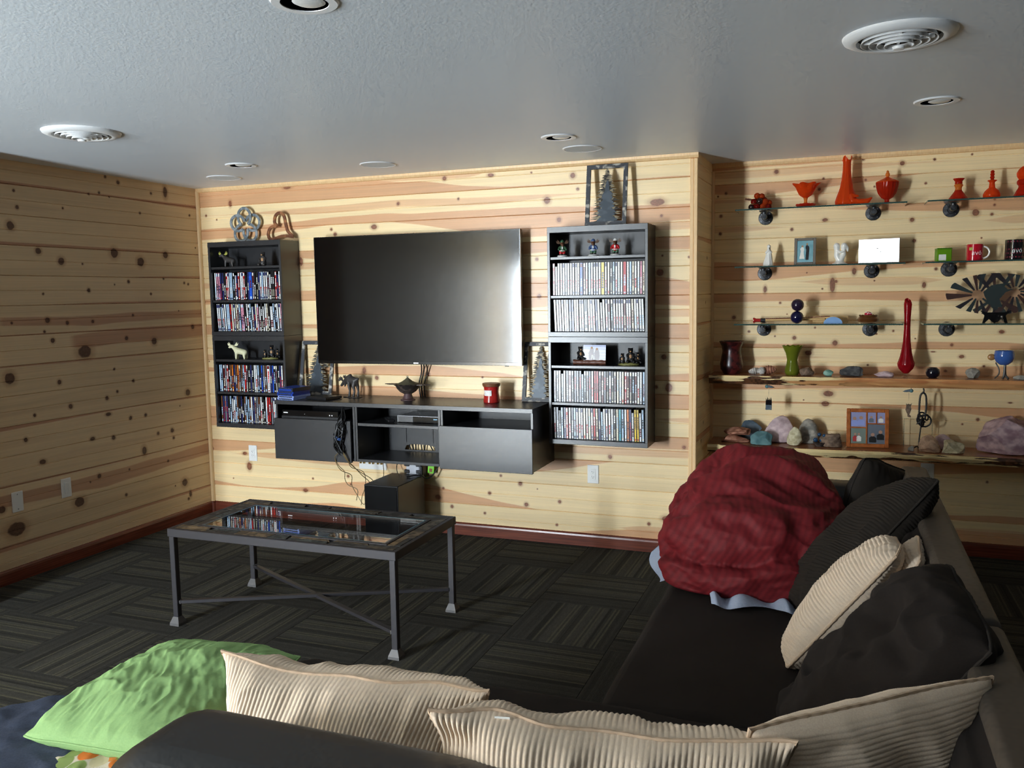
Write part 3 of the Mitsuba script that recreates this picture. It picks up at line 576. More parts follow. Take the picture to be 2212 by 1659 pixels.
case_row(RX + ix, RX + ex, YC, 1.566, MIX_R1, 'upper row of the upper right cabinet', 'disc cases in the upper right cabinet', 15,
         special=[(RX + .195, 'blue', .019, 'thick sky blue disc case in the upper row of the upper right cabinet'), (RX + .315, 'yellow', .020, 'thick yellow disc case in the upper row of the upper right cabinet'), (RX + .45, 'red', .020, 'thick red disc case in the upper row of the upper right cabinet')])
case_row(RX + ix + .010, RX + ex, YC, 1.3515, MIX_R2, 'lower row of the upper right cabinet', 'disc cases in the upper right cabinet', 16, -2.2, special=[(RX + .22, 'black', .022, 'thick dark disc case in the lower row of the upper right cabinet')])
case_row(RX + ix, RX + ex, YC, .930 + .0, MIX_R3, 'upper row of the lower right cabinet', 'disc cases in the lower right cabinet', 17, special=[(RX + .115, 'maroon', .018, 'thick maroon disc case in the upper row of the lower right cabinet')])
case_row(RX + ix, RX + ex, YC, .7075, MIX_R4, 'lower row of the lower right cabinet', 'disc cases in the lower right cabinet', 18, -1.2, special=[(RX + .425, 'teal', .017, 'thick teal disc case in the lower row of the lower right cabinet')])

# ------------------------------------------------------------------ ornaments on the TV wall
def mottled(a, b, s, lo=.45, hi=.62):
    def fn(p, n, uv):
        f = fbm(p.x * s, p.y * s, p.z * s); return mix(a, b, smoothstep(lo, hi, f))
    return proc(fn)
mat('aged_frame', mottled(lin(52, 54, 60), lin(176, 170, 158), 34, .52, .72), .5, .5)
mat('tree_steel', mottled(lin(58, 66, 74), lin(74, 82, 90), 22), .38, .5, .35)
mat('branch_rust', mottled(lin(36, 34, 30), lin(140, 128, 104), 70, .42, .62), .5, .4, .2)
def tree_poly(w, h, tiers, seed, sharp=.5):
    """Outline of a fir: jagged tiers of drooping twigs."""
    rng = np.random.default_rng(seed); R, L = [], []
    for side_, out in ((1, R), (-1, L)):
        for i in range(tiers):
            f = i / tiers; z = h * (1 - f); ww = w / 2 * (.14 + .86 * f ** .72)
            out += [(side_ * ww * (.34 + .1 * rng.random()), z - h / tiers * .10), (side_ * ww * (.9 + .2 * rng.random()), z - h / tiers * (.42 + .2 * rng.random())),
                    (side_ * ww * .62, z - h / tiers * .62), (side_ * ww * (.95 + .2 * rng.random()), z - h / tiers * (.85 + .1 * rng.random()))]
        out.append((side_ * w * .5, 0))
    return sg.Polygon([(0, h * 1.02)] + R + L[::-1]).buffer(0)
def tree_art(x, y, z, w, h, lean, label, seed):
    k = thing('tree_art', label, 'wall art', 'framed metal fir trees')
    fr, t = .024, .014
    def st(m): return moved(m, (x, y, z), rx=90 - lean)
    for a in (sg.box(-w / 2, 0, -w / 2 + fr, h), sg.box(w / 2 - fr, 0, w / 2, h), sg.box(-w / 2 + fr, 0, w / 2 - fr, fr), sg.box(-w / 2 + fr, h - fr, w / 2 - fr, h)):
        part(k, 'frame_bar', st(extrude(a, t)), 'aged_frame')
    big = tree_poly(w - 1.7 * fr, h - fr * 1.6, 12, seed); part(k, 'branch_layer', st(moved(extrude(affinity.translate(big, 0, fr * .5), .002), (0, 0, .003))), 'branch_rust')
    small = tree_poly((w - 2 * fr) * .66, h * .68, 5, seed + 1).buffer(.004); part(k, 'trunk_plate', st(moved(extrude(affinity.translate(small, .004, fr * .5), .002), (0, 0, .0065))), 'tree_steel')
    sm2 = tree_poly((w - 2 * fr) * .22, h * .36, 6, seed + 5); part(k, 'little_tree', st(moved(extrude(affinity.translate(sm2, w * .26, h * .52 if seed != 3 else fr * .5), .002), (0, 0, .006))), 'branch_rust') if seed != 3 else None
tree_art(3.052, -.118, 1.9665, .246, .362, 9, 'weathered framed metal fir tree standing on top of the right cabinets', 3)
tree_art(.990, -.080, .9115, .262, .372, 11, 'weathered framed metal fir tree between the left cabinets and the television', 4)
tree_art(2.609, -.080, .9115, .212, .372, 11, 'weathered framed metal fir tree between the television and the right cabinets', 5)

# horseshoe flower
def shoe_poly(r, t, open_deg):
    a = np.radians(np.linspace(-90 + open_deg / 2, 270 - open_deg / 2, 40))
    q = np.stack([np.cos(a) * r * .88, np.sin(a) * r], 1)
    return sg.LineString(q).buffer(t / 2, cap_style=2)
mat('shoe_steel', mottled(lin(112, 120, 124), lin(150, 156, 158), 50), .45, .5, .3)
mat('rust_brown', mottled(lin(104, 58, 30), lin(150, 96, 56), 40), .5, .4, .2)
k = thing('horseshoe_flower', 'grey flower of five interlocking horseshoes on top of the left cabinets', 'ornament')
for i in range(5):
    a = math.radians(90 + 72 * i); c = (math.cos(a) * .060, math.sin(a) * .060)
    m = extrude(affinity.rotate(shoe_poly(.060, .0190, 62), 72 * i, origin=(0, 0)), .007)
    m.apply_translation([c[0], c[1], -.0035 * i])
    part(k, 'horseshoe', moved(upright(m, 0, 0, 0), (.440, -.045, 1.967 + .1180)), 'shoe_steel', label=None)
k = thing('horseshoe_heart', 'rust brown heart of two horseshoes lying on its side on the left cabinets', 'ornament')
S_ = .000375
def zp(P): return [((a - 850) * S_, 0, (765 - b) * S_) for a, b in P]
def sweep_flat(P, wd, th, at_):
    ls = sg.LineString([(p_[0], p_[2]) for p_ in spline(zp(P), 8)]).buffer(wd / 2, cap_style=2)
    m = upright(extrude(ls, th), 0, 0, 0); b_ = m.bounds; m.apply_translation(at_); return m
at_ = (.625, -.045, 1.967 + .0045)
part(k, 'horseshoe', sweep_flat([(1090, 500), (1035, 450), (1045, 340), (1110, 275), (1190, 275), (1245, 340), (1270, 460), (1310, 600), (1420, 700)], .0200, .010, at_), 'rust_brown')
part(k, 'horseshoe', sweep_flat([(1080, 505), (1000, 505), (925, 545), (885, 640), (905, 715), (970, 742), (1080, 715), (1190, 690), (1300, 690), (1430, 712)], .0200, .010, (at_[0], at_[1] - .002, at_[2])), 'rust_brown')

# figurines
for n_, c_ in dict(moose_brown=(92, 62, 44), bear_black=(30, 29, 30), santa_red=(176, 30, 34), fig_white=(228, 226, 220), fig_green=(50, 84, 58), fig_blue=(70, 90, 130), moss=(126, 122, 72), log_brown=(92, 56, 42), muzzle=(170, 130, 92), antler=(86, 62, 46), bronze=(56, 52, 50), fig_yellow=(168, 166, 80), fig_cream=(214, 208, 168)).items():
    mat(n_, lin(*c_), .42, .45)
def antlers(z, y=0, s=1.0):
    out = []
    for d in (-1, 1):
        pal = sg.Polygon([(.006, 0), (.016, .004), (.022, .020), (.019, .008), (.030, .020), (.028, .006), (.037, .014), (.033, -.002), (.020, -.006)])
        if d < 0: pal = affinity.scale(pal, -1, 1, origin=(0, 0))
        out.append(moved(upright(extrude(affinity.scale(pal, s, s, origin=(0, 0)), .004), 0, y, 0), (0, 0, z)))
    return out
def moose_santa(x, y, z, rz, label, coat, trousers, hat):
    k = thing('moose_figurine', label, 'figurine', 'festive moose figurines')
    W = lambda m: moved(m, (x, y, z), rz=rz)
    part(k, 'base', W(cat(lathe([(0, 0), (.030, 0), (.031, .006), (.026, .010), (0, .010)], 20))), 'fig_white')
    J = dict(h=((0, -.004, .078), .0125), n=((0, -.018, .071), .008), m=((0, -.021, .069), .0085))
    part(k, 'head', W(hull_chain(J, [('h', 'n'), ('n', 'm')], .004, 4)), 'moose_brown', True)
    J = dict(c=((0, 0, .056), .0155), b=((0, 0, .042), .0175), la=((-.017, -.004, .055), .007), lb=((-.022, -.014, .044), .006), ra=((.017, -.004, .055), .007), rb=((.022, -.014, .044), .006))
    part(k, 'coat', W(hull_chain(J, [('c', 'b'), ('la', 'lb'), ('ra', 'rb'), ('c', 'la'), ('c', 'ra')], .004, 4)), coat, True)
    J = dict(a=((-.009, 0, .030), .010), b=((-.010, 0, .014), .008), c=((.009, 0, .030), .010), d=((.010, 0, .014), .008))
    part(k, 'trousers', W(hull_chain(J, [('a', 'b'), ('c', 'd'), ('a', 'c')], .004, 4)), trousers, True)
    part(k, 'belt', W(moved(lathe([(.016, -.002), (.0195, -.002), (.0195, .002), (.016, .002)], 18), (0, 0, .036))), 'fig_white', 40)
    part(k, 'beard', W(moved(box(-.004, .004, -.018, -.012, .044, .066, .002), (0, 0, 0))), 'fig_white')
    for m in antlers(.082, -.002, 1.0): part(k, 'antler', W(m), 'antler')
    part(k, 'hat', W(moved(lathe([(.0135, 0), (.0135, .004), (.011, .006), (.008, .013), (0, .016)], 16), (0, -.001, .086))), hat, 40)
    for d in (-.009, .009): part(k, 'hoof', W(moved(ball((0, 0, 0), (.008, .011, .006)), (d, -.006, .014))), 'bronze', True)
moose_santa(2.800, -.165, 1.792, 20, 'small moose figurine in red trousers, leftmost in the upper right cabinet', 'fig_green', 'santa_red', 'fig_green')
moose_santa(2.985, -.150, 1.792, 12, 'small moose figurine in a blue coat, middle of three in the upper right cabinet', 'fig_blue', 'fig_green', 'fig_blue')
moose_santa(3.115, -.140, 1.792, 5, 'small moose figurine in a red coat and white hat, rightmost in the upper right cabinet', 'santa_red', 'fig_green', 'fig_white')
def bear(k, W, s=1.0, material='bear_black'):
    J = {n_: (tuple(np.array(c) * s), r * s) for n_, (c, r) in dict(p=((0, 0, .018), .021), c=((0, .002, .046), .018), n=((0, .001, .062), .012), h=((0, -.003, .074), .0145), m=((0, -.018, .071), .0065),
         e1=((-.011, 0, .087), .005), e2=((.011, 0, .087), .005), la=((-.018, -.004, .050), .008), lb=((-.016, -.020, .034), .007), ra=((.018, -.004, .050), .008), rb=((.016, -.020, .034), .007), lg=((-.015, -.010, .012), .011), lf=((-.018, -.032, .009), .009), rg=((.015, -.010, .012), .011), rf=((.018, -.032, .009), .009)).items()}
    part(k, 'bear', W(hull_chain(J, [('p', 'c'), ('c', 'n'), ('n', 'h'), ('h', 'm'), ('h', 'e1'), ('h', 'e2'), ('c', 'la'), ('la', 'lb'), ('c', 'ra'), ('ra', 'rb'), ('p', 'lg'), ('lg', 'lf'), ('p', 'rg'), ('rg', 'rf')], .005 * s, 3)), material, True)
    part(k, 'muzzle', W(ball((0, -.021 * s, .0715 * s), (.006 * s, .006 * s, .005 * s))), 'muzzle', True)
    part(k, 'belly', W(ball((0, -.014 * s, .040 * s), (.009 * s, .006 * s, .014 * s))), 'muzzle', True)
def log_mesh(l, r, seed):
    n = 24; pts = np.stack([np.linspace(-l / 2, l / 2, n), np.zeros(n), np.zeros(n)], 1)
    m = tube(pts, r * (1 + .08 * np.sin(np.arange(n) * 1.3 + seed)), 14); m.vertices[:, 1:] *= (1 + .12 * (meshkit.noise(m.vertices * 60, seed) - .5))[:, None]; return m
k = thing('bear_photo_holder', 'black bear beside a family photo on a log in the lower right cabinet', 'photo holder')
part(k, 'log', moved(log_mesh(.20, .0155, 1), (2.955, -.135, 1.1675)), 'log_brown', 50)
bear(k, lambda m: moved(m, (2.898, -.135, 1.181), rz=25), .88)
part(k, 'photo', moved(box(-.069, .069, -.002, .001, 0, .095), (2.985, -.140, 1.176), rx=-6), mat('photo_sky', proc(lambda p, n, uv: mix(lin(214, 216, 222), lin(148, 160, 200), smoothstep(1.235, 1.275, p.z) + .35 * smoothstep(.45, .7, noise(p.x * 8, p.z * 160)))), .25, .5))
pl_ = [sg.Polygon([(-.030, 0), (-.034, .045), (-.024, .070), (-.012, .078), (-.004, .070), (-.002, .030), (-.006, 0)]), sg.Polygon([(.006, 0), (.000, .040), (.008, .066), (.020, .072), (.030, .060), (.034, .030), (.030, 0)])]
part(k, 'print', moved(upright(extrude(so.unary_union(pl_), .0006), 0, -.0022, .002), (2.983, -.140, 1.176), rx=-6), mat('photo_figures', lin(150, 142, 146), .3), label='printed figures of the photo')
for cx, cz, r in ((-.015, .078, .007), (.017, .071, .007)): part(k, 'face', moved(upright(extrude(sg.Point(cx, cz).buffer(r), .0006), 0, -.0028, .0), (2.983, -.140, 1.176), rx=-6), 'muzzle')
part(k, 'print', moved(upright(extrude(sg.Polygon([(-.018, .004), (-.016, .036), (-.006, .036), (-.002, .004), (-.009, .022)]), .0006), 0, -.0028, .0), (2.983, -.140, 1.176), rx=-6), 'fig_white')
def bear_group(x, y, z, s, rz, label):
    k = thing('bear_figurine', label, 'figurine')
    W0 = lambda m: moved(m, (x, y, z), rz=rz, s=s)
    m = ball((0, 0, .004), (.062, .034, .014), 3); m.vertices += .006 * (meshkit.noise(m.vertices * 90, 3)[:, None] - .5); m.vertices[:, 2] = np.maximum(m.vertices[:, 2], 0)
    part(k, 'mossy_base', W0(m), 'moss', 60)
    bear(k, lambda m: W0(moved(m, (-.034, -.004, .010), rz=-8)), .66)
    bear(k, lambda m: W0(moved(m, (.012, .004, .012), rz=14)), .98)
    bear(k, lambda m: W0(moved(m, (.050, .008, .010), rz=40)), .72)
bear_group(3.185, -.115, 1.152, 1.0, 0, 'black bear family figurine on a mossy base in the lower right cabinet')
# left cabinets: figurines in the shade
def antler_animal(x, y, z, s, rz, label, body, patch):
    k = thing('animal_figurine', label, 'figurine')
    W = lambda m: moved(m, (x, y, z), rz=rz, s=s)
    J = dict(r=((.030, 0, .040), .018), c=((-.018, 0, .050), .020), n=((-.036, -.004, .066), .012), h=((-.048, -.008, .078), .011), m=((-.064, -.012, .072), .007), a=((-.022, .010, .030), .008), b=((-.024, .010, .004), .006), c2=((-.020, -.012, .030), .008), d=((-.022, -.012, .004), .006), e=((.034, .010, .024), .009), f=((.036, .010, .004), .006), g=((.032, -.012, .024), .009), i=((.034, -.012, .004), .006))
    part(k, 'body', W(hull_chain(J, [('r', 'c'), ('c', 'n'), ('n', 'h'), ('h', 'm'), ('c', 'a'), ('a', 'b'), ('c', 'c2'), ('c2', 'd'), ('r', 'e'), ('e', 'f'), ('r', 'g'), ('g', 'i')], .005, 3)), body, True)
    for m in antlers(.084, 0, 1.0): part(k, 'antler', W(moved(m, (-.045, 0, 0), )), patch)
antler_animal(.375, -.15, 1.797, 1.05, 0, 'dark animal figurine with yellowish antlers in the upper left cabinet', 'bronze', 'fig_yellow')
k = thing('animal_figurine', 'dark sitting bear figurine in the upper left cabinet', 'figurine'); bear(k, lambda m: moved(m, (.650, -.14, 1.797), rz=15), 1.05, 'bronze')
antler_animal(.430, -.15, 1.158, 1.15, 8, 'pale cream animal figurine with antlers in the lower left cabinet', 'fig_cream', 'fig_cream')
bear_group(.665, -.13, 1.158, .95, 10, 'dim bear family figurine in the lower left cabinet')

# on the bench
k = thing('moose_statuette', 'dark bronze long-legged moose statuette on the media bench', 'statuette')
ox, oy, oz = 1.318, -.145, .9112
W = lambda m: moved(m, (ox, oy, oz), rz=-12)
part(k, 'base', W(box(-.058, .070, -.026, .026, 0, .006, .002)), 'bronze')
J = dict(r=((.030, 0, .112), .024), c=((-.020, 0, .122), .027), hump=((-.012, 0, .142), .014), n=((-.052, 0, .112), .016), h=((-.070, 0, .098), .012), m=((-.092, 0, .078), .0085), bell=((-.062, 0, .074), .005),
         a=((-.026, .014, .080), .009), b=((-.030, .014, .040), .006), b2=((-.036, .014, .010), .009), c2=((-.014, -.014, .080), .009), d=((-.006, -.014, .044), .006), d2=((-.012, -.014, .010), .009),
         e=((.038, .013, .078), .012), f=((.046, .013, .044), .006), f2=((.040, .013, .010), .009), g=((.026, -.014, .078), .012), i=((.036, -.014, .044), .006), i2=((.026, -.014, .010), .009), tail=((.056, 0, .126), .008))
part(k, 'body', W(hull_chain(J, [('r', 'c'), ('c', 'hump'), ('c', 'n'), ('n', 'h'), ('h', 'm'), ('n', 'bell'), ('c', 'a'), ('a', 'b'), ('b', 'b2'), ('c', 'c2'), ('c2', 'd'), ('d', 'd2'), ('r', 'e'), ('e', 'f'), ('f', 'f2'), ('r', 'g'), ('g', 'i'), ('i', 'i2'), ('r', 'tail')], .005, 4)), 'bronze', True)
for d_, yy in ((0, -.014), (1, .014)):
    pal = sg.Polygon([(0, 0), (-.012, .012), (-.030, .010), (-.034, .026), (-.024, .020), (-.022, .036), (-.014, .024), (-.008, .038), (-.004, .024), (.004, .030), (.006, .010)])
    part(k, 'antler', W(moved(upright(extrude(pal, .005), 0, 0, 0), (-.066, yy, .106), ry=-18 + 50 * d_)), 'bronze')
k = thing('footed_bowl', 'dark metal footed bowl with flared handles and a ridged conical lid on the bench', 'bowl')
mat('dark_bronze', mottled(lin(50, 44, 42), lin(84, 72, 66), 40), .45, .5, .3)
bx_, by_, bz_ = 1.757, -.185, .9112
W = lambda m: moved(m, (bx_, by_, bz_))
part(k, 'foot', W(lathe([(0, 0), (.048, 0), (.046, .006), (.034, .012), (.026, .034), (.024, .046), (0, .046)], 36)), mat('foot_brown', lin(74, 54, 56), .5), 40)
part(k, 'bowl', W(lathe([(0, .040), (.028, .042), (.052, .056), (.070, .076), (.078, .094), (.086, .098), (.090, .104), (.084, .106), (.074, .098), (.060, .076), (0, .060)], 48)), 'dark_bronze', 40)
part(k, 'lid', W(lathe([(.078, .100), (.070, .106), (.050, .114), (.030, .124), (.012, .138), (.004, .146), (0, .146)], 48, lambda th, r, z: (r * (1 + .03 * np.cos(24 * th)), np.full_like(th, z)))), mat('lid_bronze', lin(104, 98, 78), .4, .5, .3), 30)
part(k, 'finial', W(moved(tube(np.stack([.005 * np.cos(np.linspace(0, 6.28, 14)[:-1]), 0 * np.linspace(0, 6.28, 14)[:-1], .005 * np.sin(np.linspace(0, 6.28, 14)[:-1])], 1), .0016, 6, True), (0, 0, .151))), 'grey_metal', 40)
for d_ in (-1, 1):
    part(k, 'handle', W(extrude(sg.Polygon([(d_ * .080, -.034), (d_ * .118, -.030), (d_ * .165, 0), (d_ * .118, .030), (d_ * .080, .034)]), .004).apply_translation([0, 0, .100])), 'dark_bronze')
k = thing('candle_jar', 'red jar candle with a brown lid and white label on the bench', 'candle')
W = lambda m: moved(m, (2.330, -.165, .9112))
mat('red_wax', lin(168, 30, 26), .12, .5, clearcoat=.6)
part(k, 'jar', W(lathe([(0, 0), (.048, 0), (.051, .004), (.048, .040), (.044, .066), (.047, .090), (.049, .100), (0, .100)], 36)), 'red_wax', 40)
part(k, 'lid', W(lathe([(.048, .1), (.054, .102), (.057, .116), (.054, .121), (0, .122)], 36)), mat('lid_brown', lin(112, 72, 46), .4, .5), 40)
lab = grid(10, 2, lambda u, v: np.stack([(.0492 - .004 * np.sin(v * 3)) * np.sin((u - .5) * 1.1 - .15), -(.0492 - .004 * np.sin(v * 3)) * np.cos((u - .5) * 1.1 - .15), .045 + .034 * v], -1))
part(k, 'label', W(lab), mat('label_white2', lin(232, 230, 226), .5, .3, two=True))
part(k, 'label_print', W(moved(box(-.005, .003, -.0505, -.049, .058, .066), (-.007, .0005, 0))), 'grey_metal')
mat('case_blue', lin(28, 60, 150), .25, .5); mat('case_lilac', lin(142, 160, 214), .25, .5); mat('case_dark', lin(40, 44, 54), .3, .5)
cx, cy, z = .968, -.300, .9115
for i, (m_, t_, nm) in enumerate((('case_lilac', .014, 'lilac blue disc case lying at the bottom of the stack on the bench'), ('case_lilac', .014, 'lilac blue disc case lying second from the bottom of the stack'), ('case_blue', .0145, 'bright blue disc case third from the bottom of the stack on the bench'), ('case_blue', .013, 'bright blue disc case second from the top of the stack'), ('case_dark', .024, 'dark grey boxed case with blue edges on top of the stack on the bench'))):
    k = thing('stacked_case', nm, 'disc case', 'disc cases stacked on the bench')
    part(k, 'case', moved(box(-.0665, .0665, -.085, .085, 0, t_ - .0003, .0012), (cx + .003 * math.sin(i * 2.1), cy, z), rz=-6 + 3 * math.sin(i * 3)), m_)
    part(k, 'spine_label', moved(box(-.055, .055, -.0856, -.0848, t_ * .25, t_ * .75), (cx + .003 * math.sin(i * 2.1), cy, z), rz=-6 + 3 * math.sin(i * 3)), 'case_dark' if i < 4 else 'case_blue')
    if i == 4: part(k, 'cover', moved(box(-.064, .064, -.083, .083, t_ - .0003, t_ + .0005), (cx + .003 * math.sin(i * 2.1), cy, z), rz=-6 + 3 * math.sin(i * 3)), 'case_blue')
    z += t_
k = thing('flat_box', 'flat black electronic box lying beside the stack of blue cases', 'electronic box')
part(k, 'body', moved(box(-.090, .090, -.075, .075, .002, .020, .003), (1.180, -.270, .9112), rz=-12), 'black_plastic')
part(k, 'edge', moved(box(-.091, .091, -.076, .076, .008, .011), (1.180, -.270, .9112), rz=-12), 'black_gloss')
part(k, 'foot', moved(box(-.08, .08, -.065, .065, 0, .003), (1.180, -.270, .9112), rz=-12), 'black_plastic')

# ------------------------------------------------------------------ the alcove
scene['clear_glass'] = {'type': 'thindielectric', 'int_ior': 1.5}
mat('glass_edge', lin(44, 66, 62), .15, .5)
mat('pipe_iron', mottled(lin(34, 35, 38), lin(62, 63, 66), 60), .42, .5, .5)
def coloured_glass(name, rgb, rough=.08, st=.35, dt=.9):
    scene[name] = {'type': 'principledthin', 'base_color': {'type': 'rgb', 'value': lin(*rgb)}, 'roughness': rough, 'spec_trans': st, 'diff_trans': dt, 'eta': 1.5}
    return name
coloured_glass('orange_glass', (242, 92, 30)); coloured_glass('amber_glass', (240, 150, 62)); coloured_glass('red_glass', (186, 26, 38)); coloured_glass('deep_orange_glass', (208, 52, 26))
coloured_glass('green_glass', (146, 156, 48)); coloured_glass('lime_glass', (140, 196, 52))
D_ = ALC_Y
SH = [2.060, 1.722, 1.377]
def shelf(x0, x1, z, label):
    k = thing('glass_shelf', label, 'shelf', 'clear glass shelves on pipe brackets')
    y0, y1 = .278, .494
    part(k, 'pane', box(x0, x1, y0 + .0015, y1, z - .008, z), 'clear_glass')
    part(k, 'front_edge', box(x0, x1, y0, y0 + .0014, z - .008, z), 'glass_edge')
    for xx in (x0 - .0008, x1): part(k, 'side_edge', box(xx, xx + .0008, y0, y1, z - .008, z), 'glass_edge')
def bracket(x, z, label):
    k = thing('pipe_bracket', label, 'bracket', 'black pipe brackets')
    zc = z - .008 - .032
    part(k, 'flange', moved(lathe([(.012, 0), (.041, 0), (.043, .003), (.041, .007), (.022, .010), (.019, .020), (.012, .020)], 36), (x, D_ - .0005, zc), rx=90), 'pipe_iron', 40)
    part(k, 'pipe', cat(moved(lathe([(0, 0), (.0135, 0), (.0135, .092), (.017, .094), (.0175, .112), (.016, .116), (0, .117)], 24), (x, D_ - .012, zc), rx=90)), 'pipe_iron', 40)
    part(k, 'top_plate', moved(lathe([(0, 0), (.015, 0), (.016, .010), (.026, .013), (.030, .0165), (0, .0165)], 28), (x, D_ - .115, z - .0252)), 'pipe_iron', 40)
    for a in (.8, 2.4, 3.9, 5.5): part(k, 'bolt', moved(lathe([(0, 0), (.004, 0), (.0035, .002), (0, .0025)], 10), (x + .032 * math.cos(a), D_ - .007, zc + .032 * math.sin(a)), rx=90), 'grey_metal')
tier = ['top', 'middle', 'bottom']
for i, z in enumerate(SH):
    shelf(3.745, 4.680, z, f'left glass shelf of the {tier[i]} tier in the alcove'); shelf(4.785, 5.72, z, f'right glass shelf of the {tier[i]} tier, running out of the picture')
    for x, nm in ((3.903, 'left end of the left'), (4.513, 'right end of the left'), (4.924, 'left end of the right')): bracket(x, z, f'black pipe bracket under the {nm} glass shelf, {tier[i]} tier')
    bracket(5.56, z, f'black pipe bracket beyond the picture edge, {tier[i]} tier')

# live-edge slabs
def slab(name, x0, x1, yf, z, th, seed, material, label):
    n = 90; xs = np.linspace(x0, x1, n); f = meshkit.fbm(np.stack([xs * 3, xs * 0, xs * 0], 1), 3, seed) - .5; g = meshkit.fbm(np.stack([xs * 14, xs * 0 + 5, xs * 0], 1), 2, seed) - .5
    yb = D_ - .001; rows = []
    prof = [(yb, z - th), (yb, z), (0, z), (.004, z - .003), (-.004, z - th * .35), (.004, z - th * .72), (.016, z - th)]
    V = []
    for x, a, b in zip(xs, f, g):
        for j, (dy, zz) in enumerate(prof):
            if j < 2: V.append((x, dy, zz))
            else: V.append((x, yf + dy + .045 * a + .014 * b * (1 if j in (3, 4, 5) else .4), zz))
    m = len(prof); F = []
    for i in range(n - 1):
        for j in range(m):
            a, b, c, d = i * m + j, i * m + (j + 1) % m, (i + 1) * m + (j + 1) % m, (i + 1) * m + j
            F += [(a, b, c), (a, c, d)]
    F += [(0, j + 1, j) for j in range(1, m - 1)] + [((n - 1) * m, (n - 1) * m + j, (n - 1) * m + j + 1) for j in range(1, m - 1)]
    t = trimesh.Trimesh(V, F, process=False); t.fix_normals()
    return single(name, t, material, label, 'shelf', smooth=35)
def live(zf, yf, bark_amt, sapm, cut=99.0):
    def fn(p, n, uv):
        g = noise(p.x * 5, p.y * 120, p.z * 40); f = fbm(p.x * 5, p.y * 6, p.z * 20)
        top = mix(lin(96, 60, 40), lin(148, 96, 62), .5 * g + .5 * f)
        h = fbm(p.x * 3.1 + 4, p.z * 30, 0); front = mix(lin(170, 104, 62), lin(214, 160, 104), g)
        creamy = smoothstep(sapm - .04, sapm + .04, h + .20 * (1 - smoothstep(3.9, 4.4, p.x)) * bark_amt)
        keep = 1 - smoothstep(cut, cut + .15, p.x)
        front = mix(front, lin(232, 206, 150), creamy * keep)
        bark = smoothstep(.60, .66, fbm(p.x * 7, p.z * 55, 3) + .14 * bark_amt * smoothstep(.4, .9, (zf - p.z) / .05))
        front = mix(front, mix(lin(40, 26, 20), lin(96, 62, 40), noise(p.x * 90, p.z * 90)), bark * (.15 + .85 * keep))
        return mix(front, top, smoothstep(.5, .8, n.z))
    return proc(fn)
mat('slab_upper', live(1.066, .25, .55, .50, 4.28), .3, .5); mat('slab_lower', live(.646, .2, 1.0, .44), .28, .5)
slab('slab_shelf', 3.600, 6.2, .250, 1.066, .052, 3, 'slab_upper', 'live-edge wooden slab shelf below the glass shelves, with vases')
slab('slab_shelf', 3.600, 6.2, .205, .646, .050, 8, 'slab_lower', 'lower live-edge wooden slab shelf carrying rocks, behind the sofa')

# --- top tier: orange glass
def at(x, y, z, rz=0): return lambda m: moved(m, (x, y, z), rz=rz)
Z = SH[0]
W = at(3.875, .385, Z, 0); k = thing('glass_grapes', 'cluster of amber and dark glass grapes with a wooden stem on the top shelf', 'glass grapes')
rng = np.random.default_rng(2)
gp = [(-.045, 0, .019), (-.012, -.012, .019), (.020, -.008, .019), (.050, 0, .017), (-.028, .02, .020), (.030, .022, .020), (-.030, -.010, .048), (.002, -.018, .050), (.034, -.010, .046), (.052, .008, .040), (-.010, .016, .052), (.024, .018, .058), (-.014, 0, .084), (.012, .004, .080)]
mat('dark_grape', lin(34, 18, 16), .1, .6); coloured_glass('red_grape', (120, 22, 16), st=.2, dt=.6); coloured_glass('amber_grape', (176, 62, 24), st=.2, dt=.6)
for i, q in enumerate(gp): part(k, 'grape', W(ball(q, .0205 if i < 12 else .0190, 2)), 'amber_grape' if i in (8, 9, 12, 13, 2) else 'dark_grape' if i in (7, 4, 0) else 'red_grape', True)
part(k, 'stem', W(tube(spline([(-.010, .01, .055), (-.05, .006, .064), (-.085, 0, .070)], 5), [.006] * 11, 8)), 'log_brown', 40)
part(k, 'leaf', W(extrude(sg.Polygon([(-.05, -.02), (-.03, -.03), (-.015, -.012), (-.02, .01), (-.05, .012)]), .002).apply_translation([.0, -.014, .034])), 'moss')
def ruffle(n, a, r0): return lambda th, r, z: (r * (1 + a * np.cos(n * th) * (r > r0)), np.full_like(th, z) + .35 * a * r * np.cos(n * th) * (r > r0))
k = thing('glass_compote', 'ruffled orange glass compote on a short foot on the top shelf', 'glass dish')
W = at(4.138, .385, Z)
part(k, 'bowl', W(lathe([(0, .056), (.012, .058), (.036, .074), (.050, .100), (.058, .122), (.074, .138), (.071, .140), (.054, .124), (.046, .102), (.032, .079), (0, .066)], 64, ruffle(7, .13, .057))), 'orange_glass', 40)
part(k, 'stem', W(lathe([(0, .026), (.010, .028), (.009, .044), (.013, .057), (0, .058)], 24)), 'amber_glass', 40)
part(k, 'foot', W(lathe([(0, .0), (.030, 0), (.046, .006), (.056, .016), (.052, .022), (.036, .022), (.012, .028), (0, .029)], 48, ruffle(9, .05, .034))), 'deep_orange_glass', 40)
k = thing('glass_vase', 'tall orange swung glass vase reaching the ceiling on the top shelf', 'vase')
part(k, 'body', at(4.362, .390, Z)(lathe([(0, 0), (.046, 0), (.058, .010), (.060, .026), (.050, .060), (.036, .100), (.027, .150), (.0225, .200), (.021, .240), (.0235, .262), (.026, .272), (.023, .272), (.019, .240), (.020, .15), (.030, .100), (.046, .05), (.05, .02), (0, .008)], 56, lambda th, r, z: (r * (1 + .025 * np.cos(10 * th)), np.full_like(th, z) + (.014 * np.cos(3 * th) if z > .265 else 0)))), 'orange_glass', 40)
